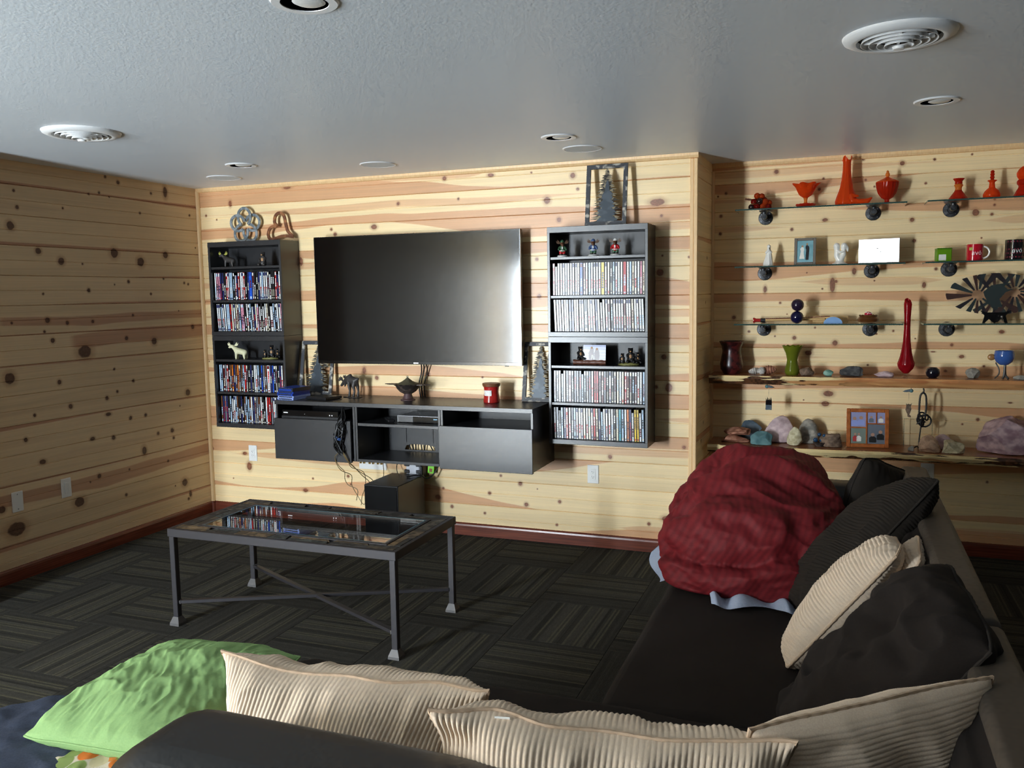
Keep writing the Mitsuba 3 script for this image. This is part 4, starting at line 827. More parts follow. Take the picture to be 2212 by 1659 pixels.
k = thing('glass_shoe', 'small orange glass shoe beside the tall vase on the top shelf', 'glass shoe')
J = dict(h=((-.036, 0, .020), .016), m=((.0, 0, .014), .015), t=((.046, 0, .015), .014), tip=((.066, 0, .030), .005), b=((-.044, 0, .052), .012), tg=((-.006, 0, .046), .006), hl=((-.040, 0, .004), .006))
part(k, 'body', at(4.430, .315, Z + .001, -8)(hull_chain(J, [('h', 'm'), ('m', 't'), ('t', 'tip'), ('h', 'b'), ('b', 'tg'), ('h', 'hl')], .005, 3)), 'orange_glass', True)
k = thing('candy_dish', 'fluted orange covered candy dish with a finial lid on the top shelf', 'candy dish')
W = at(4.580, .380, Z); fl = lambda th, r, z: (r * (1 + .03 * np.cos(16 * th)), np.full_like(th, z))
part(k, 'bowl', W(lathe([(0, 0), (.026, 0), (.022, .006), (.012, .012), (.012, .024), (.030, .034), (.048, .060), (.057, .094), (.060, .120), (.055, .120), (.050, .09), (.040, .06), (.02, .04), (0, .034)], 64, fl)), 'deep_orange_glass', 40)
part(k, 'lid', W(lathe([(.060, .121), (.058, .126), (.036, .136), (.018, .144), (.010, .150), (0, .151)], 56, fl)), 'orange_glass', 40)
part(k, 'finial', W(lathe([(0, .150), (.006, .151), (.012, .160), (.011, .170), (.007, .176), (.008, .182), (0, .190)], 24)), 'amber_glass', 40)
k = thing('candlestick', 'short orange glass candlestick, first on the right top shelf', 'candlestick')
W = at(4.945, .380, Z)
part(k, 'base', W(lathe([(0, 0), (.050, 0), (.051, .006), (.040, .022), (.026, .042), (.017, .056), (0, .058)], 40)), 'deep_orange_glass', 40)
part(k, 'stem', W(lathe([(0, .054), (.018, .056), (.016, .066), (.020, .078), (.024, .084), (.018, .090), (.016, .098), (0, .100)], 40)), 'amber_glass', 40)
part(k, 'cup', W(lathe([(0, .088), (.018, .089), (.020, .096), (.018, .104), (.028, .116), (.029, .120), (.020, .118), (0, .108)], 40)), 'deep_orange_glass', 40)
def decanter(x, y, s, label, fat=1.0):
    k = thing('decanter', label, 'decanter'); W = lambda m: moved(m, (x, y, Z), s=s)
    part(k, 'body', W(lathe([(0, 0), (.034 * fat, 0), (.042 * fat, .010), (.043 * fat, .024), (.034 * fat, .044), (.016 * fat, .060), (.013 * fat, .086), (.015 * fat, .092), (.024 * fat, .098), (.022 * fat, .101), (0, .100)], 40)), 'orange_glass', 40)
    part(k, 'stopper', W(lathe([(0, .098), (.010 * fat, .100), (.008 * fat, .108), (.012 * fat, .116), (.008 * fat, .124), (.012 * fat, .132), (.008 * fat, .140), (.011 * fat, .147), (.006, .154), (0, .156)], 28)), 'deep_orange_glass', 40)
    return k, W
decanter(5.110, .380, 1.0, 'slim orange decanter with a beaded stopper, second on the right top shelf')
k = thing('decanter', 'large faceted orange decanter cut by the right picture edge, top shelf', 'decanter'); W = at(5.262, .380, Z)
part(k, 'body', W(lathe([(0, 0), (.044, 0), (.047, .010), (.040, .024), (.036, .034), (.028, .046), (.024, .056), (.026, .066), (.032, .070), (.034, .084), (.028, .094), (0, .095)], 12)), 'deep_orange_glass', 20)
part(k, 'stopper', W(lathe([(0, .094), (.024, .096), (.034, .112), (.036, .130), (.026, .150), (.012, .164), (0, .168)], 12)), 'orange_glass', 20)

# --- middle tier
Z = SH[1]
mat('porcelain', lin(236, 232, 222), .3, .5)
k = thing('praying_statuette', 'white robed praying statuette at the left of the middle shelf', 'statuette')
J = dict(b=((0, 0, .010), .030), b2=((.003, 0, .050), .021), s=((.004, 0, .088), .015), n=((.004, -.002, .104), .009), h=((.004, -.004, .118), .0115), l=((-.010, -.010, .082), .008), r=((.016, -.010, .082), .008), hd=((.004, -.022, .096), .006), ht=((.004, -.023, .108), .003))
m = hull_chain(J, [('b', 'b2'), ('b2', 's'), ('s', 'n'), ('n', 'h'), ('s', 'l'), ('s', 'r'), ('l', 'hd'), ('r', 'hd'), ('hd', 'ht')], .004, 3); m.vertices[:, 2] = np.maximum(m.vertices[:, 2], 0)
a_ = np.arctan2(m.vertices[:, 1], m.vertices[:, 0]); fold = (m.vertices[:, 2] < .07)[:, None] * .0014 * np.sin(9 * a_)[:, None]; m.vertices[:, :2] *= 1 + fold * 30
part(k, 'robe', at(3.930, .380, Z)(m), 'porcelain', True)
part(k, 'base', at(3.930, .380, Z)(lathe([(0, 0), (.031, 0), (.031, .004), (.027, .007), (0, .007)], 28)), 'porcelain', 40)
k = thing('photo_frame', 'grey framed wedding photo of a bride and groom on the middle shelf', 'photo frame')
W = lambda m: moved(m, (4.141, .365, Z + .002), rx=-7)
w_, h_, f_ = .122, .160, .016
for a in (box(-w_ / 2, -w_ / 2 + f_, -.006, .006, 0, h_, .002), box(w_ / 2 - f_, w_ / 2, -.006, .006, 0, h_, .002), box(-w_ / 2 + f_, w_ / 2 - f_, -.006, .006, 0, f_, .002), box(-w_ / 2 + f_, w_ / 2 - f_, -.006, .006, h_ - f_, h_, .002)):
    part(k, 'frame_bar', W(a), mat('frame_grey', lin(108, 100, 90), .5, .4) if 'frame_grey' not in scene else 'frame_grey')
part(k, 'photo', W(box(-w_ / 2 + f_, w_ / 2 - f_, -.001, .003, f_, h_ - f_)), mat('photo_teal', proc(lambda p, n, uv: mix(lin(96, 150, 160), lin(150, 190, 198), fbm(p.x * 30, p.z * 30))), .25, .5))
fig = lambda P, y: W(upright(extrude(sg.Polygon(P), .0006), 0, y, 0))
part(k, 'groom', fig([(.004, .030), (.006, .090), (.002, .102), (.004, .114), (.012, .118), (.020, .112), (.024, .100), (.022, .060), (.020, .030)], -.0012), 'black_plastic', label='dark printed figure of the groom')
part(k, 'bride', fig([(-.032, .036), (-.024, .080), (-.028, .096), (-.020, .106), (-.010, .106), (-.004, .092), (-.008, .078), (-.002, .036)], -.0013), 'porcelain', label='white printed figure of the bride')
for cx, cz in ((.011, .123), (-.015, .111)): part(k, 'face', W(upright(extrude(sg.Point(cx, cz).buffer(.0055), .0006), 0, -.0014, 0)), 'muzzle')
part(k, 'easel_back', W(box(-.02, .02, .006, .010, .004, .12)), 'frame_grey')
k = thing('couple_figurine', 'white figurine of two children leaning together on the middle shelf', 'figurine')
J = dict(a=((-.016, 0, .052), .017), ah=((-.018, -.002, .108), .019), an=((-.016, 0, .078), .015), c=((.018, 0, .056), .016), ch=((.022, -.004, .108), .018), cn=((.019, 0, .080), .013), arm=((.000, -.018, .070), .007), arm2=((.024, -.018, .078), .006), b=((0, 0, .022), .020), hair=((.038, 0, .098), .010), hair2=((.042, 0, .078), .005))
part(k, 'children', at(4.335, .380, Z)(hull_chain(J, [('a', 'an'), ('an', 'ah'), ('c', 'cn'), ('cn', 'ch'), ('an', 'arm'), ('arm', 'arm2'), ('a', 'b'), ('c', 'b'), ('ch', 'hair'), ('hair', 'hair2')], .005, 3)), 'porcelain', True)
part(k, 'base', at(4.335, .380, Z)(lathe([(0, 0), (.042, 0), (.042, .006), (.030, .010), (.022, .022), (0, .024)], 32)), 'porcelain', 40)
k = thing('picture_frame', 'wide glossy picture glaring white from the window on the middle shelf', 'picture')
W = lambda m: moved(m, (4.545, .375, Z + .001), rz=-15.5, rx=.6)
scene['glossy_picture'] = {'type': 'principled', 'base_color': {'type': 'rgb', 'value': lin(228, 228, 226)}, 'roughness': .17, 'specular': .9}
part(k, 'picture', W(box(-.112, .112, -.003, .002, .004, .140, .001)), 'glossy_picture')
part(k, 'backing', W(box(-.112, .112, .0022, .006, 0, .140, .001)), 'frame_grey')
part(k, 'stand', W(box(-.018, .018, .0062, .050, 0, .012, .002)), 'frame_grey')
for a, b_, l_ in ((-.012, .084, .010), (.0, .064, .016), (-.062, .05, .006)): part(k, 'print', W(box(a, a + l_, -.0036, -.003, b_, b_ + .003)), 'slot_dark')
k = thing('glass_candle_block', 'lime green square glass votive on the right middle shelf', 'votive')
part(k, 'body', at(4.880, .375, Z, 8)(box(-.038, .038, -.030, .030, 0, .072, .004)), 'lime_glass')
part(k, 'rim', at(4.880, .375, Z, 8)(cat(box(-.039, .039, -.031, .031, .070, .076, .002))), mat('dark_green', lin(70, 110, 24), .15, .5))
part(k, 'front_patch', at(4.880, .375, Z, 8)(box(-.030, .008, -.0312, -.0300, .006, .040)), 'porcelain')  # flat white patch on the front face of the glass
def bend_text(txt, h, R, a0, z0):
    m = meshkit.text_mesh(txt, h, .0008); v = m.vertices.copy(); w_ = v[:, 0].max()
    a = a0 + (v[:, 0] - w_ / 2) / R; rr = R + .0002 + v[:, 2]
    m.vertices = np.stack([rr * np.sin(a), -rr * np.cos(a), z0 + v[:, 1]], 1); return m
def mug(x, y, body, label, h, r, handle_mat):
    k = thing('mug', label, 'mug', 'grandfather mugs'); W = at(x, y, Z)
    part(k, 'body', W(lathe([(0, 0), (r - .003, 0), (r, .003), (r, h - .001), (r - .001, h), (r - .003, h), (r - .004, .006), (0, .005)], 44)), body, 40)
    a = np.linspace(-1.45, 1.45, 16); part(k, 'handle', W(tube(np.stack([r - .004 + .034 * np.cos(a), -.008 + 0 * a, h * .5 + .033 * np.sin(a)], 1), .0048, 8)), handle_mat, 40)
    part(k, 'lettering', W(bend_text('avó', .022, r, .10, h * .36)), 'label_white')
    return k, W
mat('mug_red', lin(182, 22, 40), .12, .5); mat('mug_black', lin(18, 14, 18), .1, .5); mat('mug_maroon', lin(92, 16, 34), .3, .5)
k, W = mug(5.038, .375, 'mug_red', 'red mug with white avó lettering and a white handle on the middle shelf', .092, .041, 'porcelain')
part(k, 'print', W(moved(box(-.009, .009, -.0008, .0005, 0, .016), (-.024, -.0342, .058), rz=-36)), 'fig_yellow')
k, W = mug(5.232, .375, 'mug_black', 'black mug with white avó lettering cut by the right picture edge', .110, .047, 'mug_black')
for i in range(9):
    for j in (0, 1, 2, 4):
        a = -1.3 + .33 * i + .1 * j; part(k, 'dot', W(moved(ball((0, 0, 0), (.005, .0012, .005), 1), (.0468 * math.sin(a), -.0468 * math.cos(a), .016 + .021 * j), rz=math.degrees(a))), 'mug_maroon')

# --- bottom tier
Z = SH[2]
k = thing('toy_paddle', 'small wooden paddle with a red grip end lying on the bottom glass shelf', 'paddle')
yy = .405
part(k, 'shaft', moved(tube([(3.905, yy, Z + .019), (4.10, yy, Z + .022), (4.26, yy, Z + .024)], [.0085, .0070, .0065], 10), (0, 0, 0)), mat('paddle_wood', lin(206, 168, 112), .4, .4), 40)
part(k, 'grip', moved(lathe([(0, 0), (.016, .001), (.017, .006), (.011, .016), (.0105, .046), (0, .047)], 24), (3.845, yy, Z + .018), ry=90), 'red_wax', 40)
part(k, 'band', moved(lathe([(.0, 0), (.012, 0), (.012, .027), (0, .027)], 20), (3.890, yy, Z + .018), ry=90), 'black_plastic', 40)
part(k, 'blade', moved(box(-.10, .10, -.003, .003, -.021, .021, .002), (4.290, yy + .006, Z + .022), rx=-6), 'paddle_wood')
part(k, 'cord', tube([(3.92, yy - .008, Z + .028), (4.1, yy - .004, Z + .032), (4.285, yy - .002, Z + .040)], .0024, 6), mat('cord_maroon', lin(84, 34, 30), .6), 40)
single('glass_ball', moved(ball((0, 0, 0), .0375, 3), (4.104, .335, Z + .0375)), mat('ball_navy', lin(14, 16, 50), .08, .6), 'dark navy glossy ball, lower of the two stacked on the shelf', 'ball', smooth=True)
single('glass_ball', moved(ball((0, 0, 0), .0365, 3), (4.106, .335, Z + .1105)), mat('ball_plum', lin(34, 24, 44), .14, .6), 'dark plum glossy ball balanced on top of another ball', 'ball', smooth=True)
hd = sg.Point(0, 0).buffer(.052, 24).intersection(sg.box(-1, 0, 1, 1))
single('blue_disc', moved(upright(extrude(affinity.scale(hd, 1, .75, origin=(0, 0)), .006), 0, 0, 0), (4.306, .330, Z)), mat('blue_paper', lin(122, 160, 206), .4), 'pale blue half disc standing in front of the paddle blade', 'ornament')
k = thing('brown_pot', 'small brown glazed pot with a red polka dot ball on the bottom shelf', 'pot'); W = at(4.497, .345, Z)
part(k, 'body', W(lathe([(0, 0), (.038, 0), (.056, .010), (.060, .024), (.052, .036), (.047, .038), (.050, .048), (.046, .049), (.040, .038), (0, .030)], 48, lambda th, r, z: (r, np.full_like(th, z) + (.002 * np.cos(14 * th) if z > .045 else 0)))), mat('glaze_brown', lin(84, 48, 22), .15, .5), 40)
part(k, 'ball', W(moved(ball((0, 0, 0), (.021, .021, .014), 3), (0, 0, .054))), mat('dot_red', lin(180, 30, 60), .3), True)
for i in range(16):
    a, e = i * 2.4, .15 + .09 * (i % 5); part(k, 'dot', W(ball((.0205 * math.cos(a) * math.cos(e * 2), .0205 * math.sin(a) * math.cos(e * 2), .054 + .0137 * math.sin(e * 2)), .0032, 1)), 'porcelain')
k = thing('glass_plate', 'wide oval clear plate with dark fused glass wedges on a black easel', 'plate')
px, py, pz = 5.150, .395, Z + .160
tilt = lambda m: moved(m, (px, py, pz), rx=-8)
oval = affinity.scale(sg.Point(0, 0).buffer(1, 32), .250, .118)
part(k, 'pane', tilt(upright(extrude(oval, .004), 0, 0, 0)), 'clear_glass')
mat('smoke_glass', lin(34, 30, 34), .1, .6); mat('smoke_green', lin(40, 48, 48), .1, .6); mat('smoke_brown', lin(58, 38, 34), .1, .6)
rng = np.random.default_rng(9)
def wedge(c, a, r0, r1, w0, w1):
    d = np.array([math.cos(a), math.sin(a)]); n_ = np.array([-d[1], d[0]]); c = np.array(c)
    return sg.Polygon([c + d * r0 - n_ * w0, c + d * r1 - n_ * w1, c + d * r1 + n_ * w1, c + d * r0 + n_ * w0]).intersection(oval.buffer(-.002))
i = 0
for c, a0, a1, n_ in (((-.085, -.005), 50, 320, 11), ((.095, .010), -130, 130, 11), ((0, -.01), 60, 125, 3), ((0, -.02), 215, 325, 5)):
    for t in np.linspace(a0, a1, n_):
        w_ = wedge(c, math.radians(t + rng.uniform(-5, 5)), .022 + .012 * rng.random(), .13 + .05 * rng.random(), .004, .013 + .008 * rng.random())
        if w_.is_empty or w_.area < 1e-4: continue
        part(k, 'wedge', tilt(upright(extrude(w_, .003), 0, -.005, 0)), ['smoke_glass', 'smoke_green', 'smoke_brown'][i % 3]); i += 1
body_ = sg.Polygon([(-.060, .012), (-.020, .048), (.030, .056), (.086, .060), (.040, .044), (.060, .022), (.090, .026), (.050, .008), (.020, -.030), (.035, -.075), (-.015, -.078), (-.040, -.040), (-.055, -.010)])
part(k, 'centre_piece', tilt(upright(extrude(body_, .004), 0, -.009, 0)), 'smoke_green')
k = thing('plate_easel', 'black easel stand under the oval glass plate', 'easel')
part(k, 'front', moved(upright(extrude(sg.Polygon([(-.075, .070), (-.052, .040), (-.062, 0), (-.050, 0), (-.030, .022), (-.012, .004), (.012, .004), (.030, .022), (.050, 0), (.062, 0), (.052, .040), (.075, .070), (.045, .058), (-.045, .058)]), .008), 0, 0, 0), (px, .372, Z)), 'black_gloss')
part(k, 'leg', moved(box(-.006, .006, 0, .095, 0, .012, .002), (px, .374, Z)), 'black_gloss')
k = thing('glass_bottle', 'tiny clear glass bottle in front of the easel', 'bottle')
part(k, 'body', at(5.176, .325, Z)(lathe([(0, 0), (.010, 0), (.011, .010), (.009, .020), (.004, .026), (.005, .032), (0, .033)], 20)), 'clear_glass', 40); part(k, 'stopper', at(5.176, .325, Z)(ball((0, 0, .036), .0055, 2)), 'silver', True)

# --- upper slab
def rock(name, x, y, z, dims, seed, material, label, ang=.5, cat_='rock', rz=0, sub=3):
    """A stone: a few random cutting planes on a lump, then small relief."""
    rng = np.random.default_rng(seed); m = trimesh.creation.icosphere(subdivisions=sub); v = m.vertices
    for _ in range(11):
        d = rng.normal(size=3); d /= np.linalg.norm(d); lim = .62 + .3 * rng.random()
        over = np.maximum(v @ d - lim, 0); v = v - over[:, None] * d * (ang + .45)
    v *= (1 + .22 * (meshkit.fbm(v * 2.6 + seed, 3, seed) - .5))[:, None]
    v[:, 2] = np.where(v[:, 2] < -.45, -.45 + (v[:, 2] + .45) * .12, v[:, 2])
    lo, hi = v.min(0), v.max(0); v = (v - (lo + hi) / 2) / (hi - lo) * np.array(dims); v[:, 2] -= v[:, 2].min()
    m.vertices = v
    return single(name, moved(m, (x, y, z), rz=rz), material, label, cat_, smooth=28)
for n_, a, b_, s_ in (('rock_grey', (112, 108, 100), (160, 152, 140), 50), ('rock_dark', (52, 52, 54), (84, 84, 84), 60), ('rock_tan', (150, 118, 94), (196, 164, 138), 50), ('rock_pink', (176, 150, 152), (214, 190, 188), 40), ('rock_quartz', (140, 108, 118), (206, 178, 178), 26), ('rock_slate', (66, 80, 92), (98, 108, 116), 30), ('rock_rust', (120, 74, 56), (172, 122, 98), 40), ('rock_cream', (176, 164, 128), (214, 204, 172), 60), ('rock_turq', (88, 130, 118), (140, 172, 156), 60), ('rock_teal', (74, 108, 112), (96, 128, 130), 30), ('rock_brown', (86, 70, 58), (128, 106, 88), 60), ('shell_white', (196, 190, 182), (120, 112, 104), 40)):
    mat(n_, mottled(lin(*a), lin(*b_), s_, .25, .8), .7, .3)
Z = 1.0665
k = thing('dark_red_vase', 'large dark red flared vase at the left end of the upper slab', 'vase')
part(k, 'body', at(3.722, .375, Z)(lathe([(0, 0), (.048, 0), (.066, .030), (.070, .060), (.062, .105), (.056, .140), (.060, .170), (.074, .196), (.078, .200), (.074, .202), (.056, .172), (.050, .14), (0, .13)], 48)), mat('dark_red', mottled(lin(40, 12, 14), lin(74, 24, 22), 30), .3, .5), 40)
k = thing('snail_shell', 'flat spiral seashell, middle of the three shells on the upper slab', 'seashell')
part(k, 'shell', moved(lathe([(0, 0), (.018, .002), (.022, .010), (.018, .018), (.010, .022), (0, .020)], 28, lambda th, r, z: (r * (1 + .05 * np.cos(7 * th)), np.full_like(th, z))), (3.905, .345, Z + .023), rx=82), 'shell_white', 40)
part(k, 'spiral', moved(tube(np.stack([(.004 + .0018 * np.linspace(0, 7.5, 40)) * np.cos(np.linspace(0, 15, 40)), 0 * np.linspace(0, 1, 40), (.004 + .0018 * np.linspace(0, 7.5, 40)) * np.sin(np.linspace(0, 15, 40))], 1), .002, 6), (3.905, .326, Z + .024)), 'rock_grey', 40)
def cone_shell(x, y, l, r, rz, material, label):
    k = thing('cone_shell', label, 'seashell')
    p_ = [(0, 0)] + [(r * math.sin(math.pi * (.12 + .8 * t)) * (1 + .10 * math.sin(t * 40)), l * t) for t in np.linspace(.02, .96, 24)] + [(0, l)]
    m = lathe(p_, 24); m.apply_translation([0, 0, -l / 2]); part(k, 'shell', moved(m, (x, y, Z + r * .98), ry=82, rz=rz), material, 40)
cone_shell(3.865, .370, .082, .020, 10, 'shell_white', 'pale ridged seashell, left of the three shells on the upper slab')
cone_shell(3.945, .375, .092, .027, -8, 'rock_rust', 'brown rounded seashell, right of the three shells on the upper slab')
k = thing('green_vase', 'olive green flared glass vase with a scalloped rim on the upper slab', 'vase')
part(k, 'body', at(4.080, .370, Z)(lathe([(0, 0), (.034, 0), (.042, .014), (.042, .034), (.033, .066), (.030, .092), (.038, .130), (.058, .172), (.060, .176), (.055, .174), (.034, .13), (.026, .09), (.030, .06), (.036, .03), (0, .01)], 56, lambda th, r, z: (r * (1 + (.03 * np.cos(12 * th) if z > .165 else 0)), np.full_like(th, z) + (.003 * np.cos(12 * th) if z > .165 else 0)))), 'green_glass', 40)
rock('rock', 4.165, .340, Z, (.085, .06, .050), 4, 'rock_brown', 'brownish grey rock right of the green vase')
rock('rock', 4.287, .330, Z, (.058, .045, .038), 5, 'rock_turq', 'small turquoise green rock on the upper slab')
rock('rock', 4.413, .345, Z, (.130, .07, .060), 23, 'rock_dark', 'dark grey peaked rock on the upper slab', .8)
rock('rock', 4.590, .345, Z, (.108, .06, .034), 7, 'rock_pink', 'flat pale pink rock left of the tall red vase', .4)
k = thing('tall_red_vase', 'very tall slender red swung glass vase on the upper slab', 'vase')
W = at(4.705, .340, Z)
part(k, 'body', W(lathe([(0, .022), (.014, .024), (.036, .048), (.044, .068), (.045, .080), (.036, .108), (.027, .150), (.020, .210), (.0165, .280), (.017, .340), (.0195, .390), (.0215, .420), (.017, .440), (.010, .442), (.012, .41), (.012, .3), (.014, .21), (.03, .1), (0, .04)], 48, lambda th, r, z: (r * (1 + .03 * np.cos(12 * th) * (z < .2)), np.full_like(th, z) + (.012 * np.cos(th - 2) if z > .43 else 0)))), 'red_glass', 40)
part(k, 'foot', W(lathe([(0, 0), (.024, 0), (.020, .004), (.010, .010), (.012, .022), (0, .024)], 28)), 'clear_glass', 40)
single('dark_pot', at(4.846, .345, Z)(lathe([(0, 0), (.020, 0), (.034, .012), (.038, .030), (.032, .050), (.020, .058), (.018, .054), (0, .050)], 40)), mat('black_glaze', lin(14, 14, 24), .08, .6), 'small round black glazed pot right of the tall red vase', 'pot', smooth=40)
rock('rock', 5.050, .360, Z, (.076, .06, .058), 12, 'rock_grey', 'grey pointed rock between the black pot and the blue goblet', .7)
k = thing('bird_goblet', 'blue glass goblet standing on thin metal bird legs on the upper slab', 'goblet'); W = at(5.198, .330, Z)
part(k, 'bowl', W(lathe([(0, .078), (.020, .080), (.040, .096), (.050, .118), (.050, .138), (.046, .158), (.043, .158), (.046, .135), (.044, .115), (.03, .095), (0, .088)], 40)), mat('blue_glaze', lin(56, 88, 150), .1, .6), 40)
for P in ([(-.040, 0, .092), (-.034, 0, .078), (-.026, -.004, .062), (-.022, -.006, .040), (-.028, -.008, .022), (-.044, -.010, .004)], [(.006, 0, .080), (.004, 0, .050), (.002, -.002, .020), (-.004, -.006, .003)], [(.006, 0, .080), (.008, .004, .040), (.012, .004, .018), (.024, -.008, .003)]):
    part(k, 'leg', W(tube(spline(P, 5), .0034 if P[0][0] < 0 else .006, 8)), 'bronze', 40)
part(k, 'head', W(ball((-.062, 0, .122), (.020, .010, .018), 2)), mat('tan_disc', lin(150, 106, 60), .4), True)
rock('rock', 5.290, .330, Z, (.090, .07, .024), 15, 'rock_grey', 'flat grey rock at the right picture edge on the upper slab')

# ornaments hanging from the upper slab
def hook(x, y, s, label, pend, plabel, zt):
    k = thing('bird_hook', label, 'hook')
    part(k, 'ball', moved(ball((0, 0, 0), .0105, 2), (x + .012 * s, y, zt - .018)), 'rock_teal', True)
    part(k, 'wing', moved(lathe([(0, 0), (.008, .004), (.006, .026), (0, .042)], 12), (x + .008 * s, y, zt - .016), ry=-100 * s), 'rock_slate', 40)
    part(k, 'pin', tube([(x + .010 * s, y, zt - .018), (x + .010 * s, y, zt + .006)], .0018, 6), 'grey_metal')
    k = thing('hanging_ornament', plabel, 'ornament')
    part(k, 'thread', tube([(x, y, zt - .028), (x, y - .001, zt - .075)], .0006, 5), 'grey_metal')
    for m, mt in pend: part(k, 'charm', moved(m, (x, y, zt - .125)), mt)
c1 = upright(extrude(sg.Polygon([(-.018, -.034), (.018, -.034), (.018, .020), (.013, .044), (.008, .022), (.004, .040), (0, .022), (-.006, .044), (-.010, .022), (-.016, .038)]), .006), 0, 0, 0)
c2 = upright(extrude(sg.Polygon([(-.017, -.034), (.017, -.034), (.017, -.004), (-.017, -.004)]), .002), 0, -.0065, 0)
hook(3.953, .290, -1, 'small grey-green bird hook under the left of the upper slab', [(c1, 'black_gloss'), (c2, 'rock_slate')], 'dark crown-topped pendant hanging under the upper slab', 1.018)
c3 = upright(extrude(sg.Polygon([(-.014, .034), (-.008, .028), (0, .032), (.008, .028), (.016, .036), (.012, .020), (.015, 0), (.008, -.022), (.004, -.030), (.014, -.038), (.012, -.046), (-.004, -.042), (-.006, -.026), (-.016, -.004), (-.012, .020)]), .006), 0, 0, 0)
hook(4.722, .290, 1, 'small grey-green bird hook under the middle of the upper slab', [(c3, 'rock_brown')], 'dark owl-shaped pendant hanging under the upper slab', 1.012)

# --- lower slab
Z = .6465
rock('slate_stone', 3.755, .330, Z, (.175, .11, .050), 31, 'rock_rust', 'rusty brown layered stone, lower of the stack at the left end', .9)
rock('slate_stone', 3.765, .325, Z + .046, (.165, .10, .048), 32, 'rock_rust', 'rusty brown flat stone, upper of the stack at the left end', .9)
rock('slate_stone', 3.830, .430, Z, (.150, .07, .125), 33, 'rock_slate', 'dark blue grey stone leaning behind the rusty stones', .9)
rock('slate_stone', 3.915, .270, Z, (.130, .07, .085), 34, 'rock_teal', 'teal grey wedge stone in front of the large pink stone', 1.0)
rock('rock', 4.005, .395, Z, (.172, .11, .165), 44, 'rock_pink', 'large pinkish tan rounded rock on the lower slab', .4)
rock('rock', 4.105, .300, Z, (.092, .07, .112), 36, 'rock_cream', 'knobbly cream rock in front of the large pink rock', .5)
rock('rock', 4.180, .415, Z, (.122, .09, .150), 37, 'rock_grey', 'grey rounded rock behind the cream rock', .4)
for i, (dx, dz, r) in enumerate(((-.02, .014, .014), (.012, .012, .012), (.028, .03, .011), (0, .034, .012))):
    single('glass_nugget', moved(ball((0, 0, 0), r, 2), (4.245 + dx, .305 + .01 * (i % 2), Z + .036 + dz - .012 * (dz < .02))), mat('nugget_blue', lin(30, 60, 90), .06, .6) if 'nugget_blue' not in scene else 'nugget_blue', ['left shiny blue glass nugget in the small dish by the cream rock', 'front shiny blue glass nugget in the small dish by the cream rock', 'right shiny blue glass nugget in the small dish by the cream rock', 'topmost shiny blue glass nugget in the small dish by the cream rock'][i], 'glass nugget', 'blue glass nuggets by the cream rock', smooth=True)
single('nugget_dish', at(4.248, .310, Z)(lathe([(0, 0), (.026, 0), (.040, .024), (.038, .026), (.026, .012), (0, .012)], 28)), 'dark_bronze', 'small dark dish holding blue glass nuggets', 'dish', smooth=40)
rock('rock', 4.310, .310, Z, (.130, .09, .082), 38, 'rock_brown', 'dark olive rounded rock left of the wooden photo frame', .5)
k = thing('collage_frame', 'orange wooden frame with four family photos on the lower slab', 'photo frame')
W = lambda m: moved(m, (4.512, .330, Z + .002), rx=-9, rz=4)
w_, h_ = .232, .228
mat('frame_orange', proc(lambda p, n, uv: mix(lin(140, 74, 34), lin(178, 104, 54), noise(p.x * 60, p.y * 20, p.z * 60))), .3, .5)
for a in (box(-w_ / 2, -w_ / 2 + .022, -.008, .008, 0, h_, .003), box(w_ / 2 - .022, w_ / 2, -.008, .008, 0, h_, .003), box(-w_ / 2 + .022, w_ / 2 - .022, -.008, .008, 0, .022, .003), box(-w_ / 2 + .022, w_ / 2 - .022, -.008, .008, h_ - .022, h_, .003), box(-.010, -.002, -.006, .006, .022, h_ - .022, .001), box(-w_ / 2 + .022, -.006, -.006, .006, .112, .120, .001), box(-.004, w_ / 2 - .022, -.006, .006, .136, .143, .001), box(.044, .050, -.006, .006, .14, h_ - .022, .001)):
    part(k, 'frame_bar', W(a), 'frame_orange')
mat('photo_lilac', lin(150, 150, 186), .25, .5); mat('photo_lawn', lin(120, 132, 122), .25, .5); mat('photo_slate', lin(104, 110, 120), .25, .5); mat('skin_print', lin(176, 136, 116), .3); mat('shirt_blue', lin(150, 160, 214), .3); mat('shirt_red', lin(170, 60, 60), .3)
for (a, b_, c_, d_), m_ in zip(((-.094, .12, -.010, .206), (.0, .143, .044, .206), (.05, .143, .094, .206), (-.094, .022, -.010, .112), (-.002, .022, .094, .136)), ('photo_lilac', 'photo_lilac', 'photo_lilac', 'photo_lawn', 'photo_slate')): part(k, 'photo', W(box(a, c_, .0, .003, b_, d_)), m_)
def person_print(cx, cz, s, shirt, tall=1.0):
    part(k, 'print', W(upright(extrude(sg.Polygon([(cx - .016 * s, cz), (cx - .017 * s, cz + .022 * s * tall), (cx - .006 * s, cz + .030 * s * tall), (cx + .006 * s, cz + .030 * s * tall), (cx + .017 * s, cz + .022 * s * tall), (cx + .016 * s, cz)]), .0006), 0, -.0004, 0)), shirt)
    part(k, 'print', W(upright(extrude(sg.Point(cx, cz + .038 * s * tall).buffer(.0085 * s), .0006), 0, -.0006, 0)), 'skin_print')
for a in ((-.072, .125, 1.15, 'shirt_blue'), (-.036, .128, 1.2, 'shirt_blue'), (.020, .148, .8, 'photo_slate'), (.072, .148, .8, 'porcelain'), (-.068, .034, .8, 'shirt_red', 1.4), (-.048, .034, .8, 'porcelain', 1.4), (.028, .030, 1.2, 'black_plastic'), (.070, .046, 1.2, 'black_plastic')): person_print(*a)
part(k, 'easel_back', W(box(-.03, .03, .008, .016, .004, .15)), 'frame_orange')
k = thing('clear_plaque', 'clear acrylic plaque standing behind the iron holder', 'plaque')
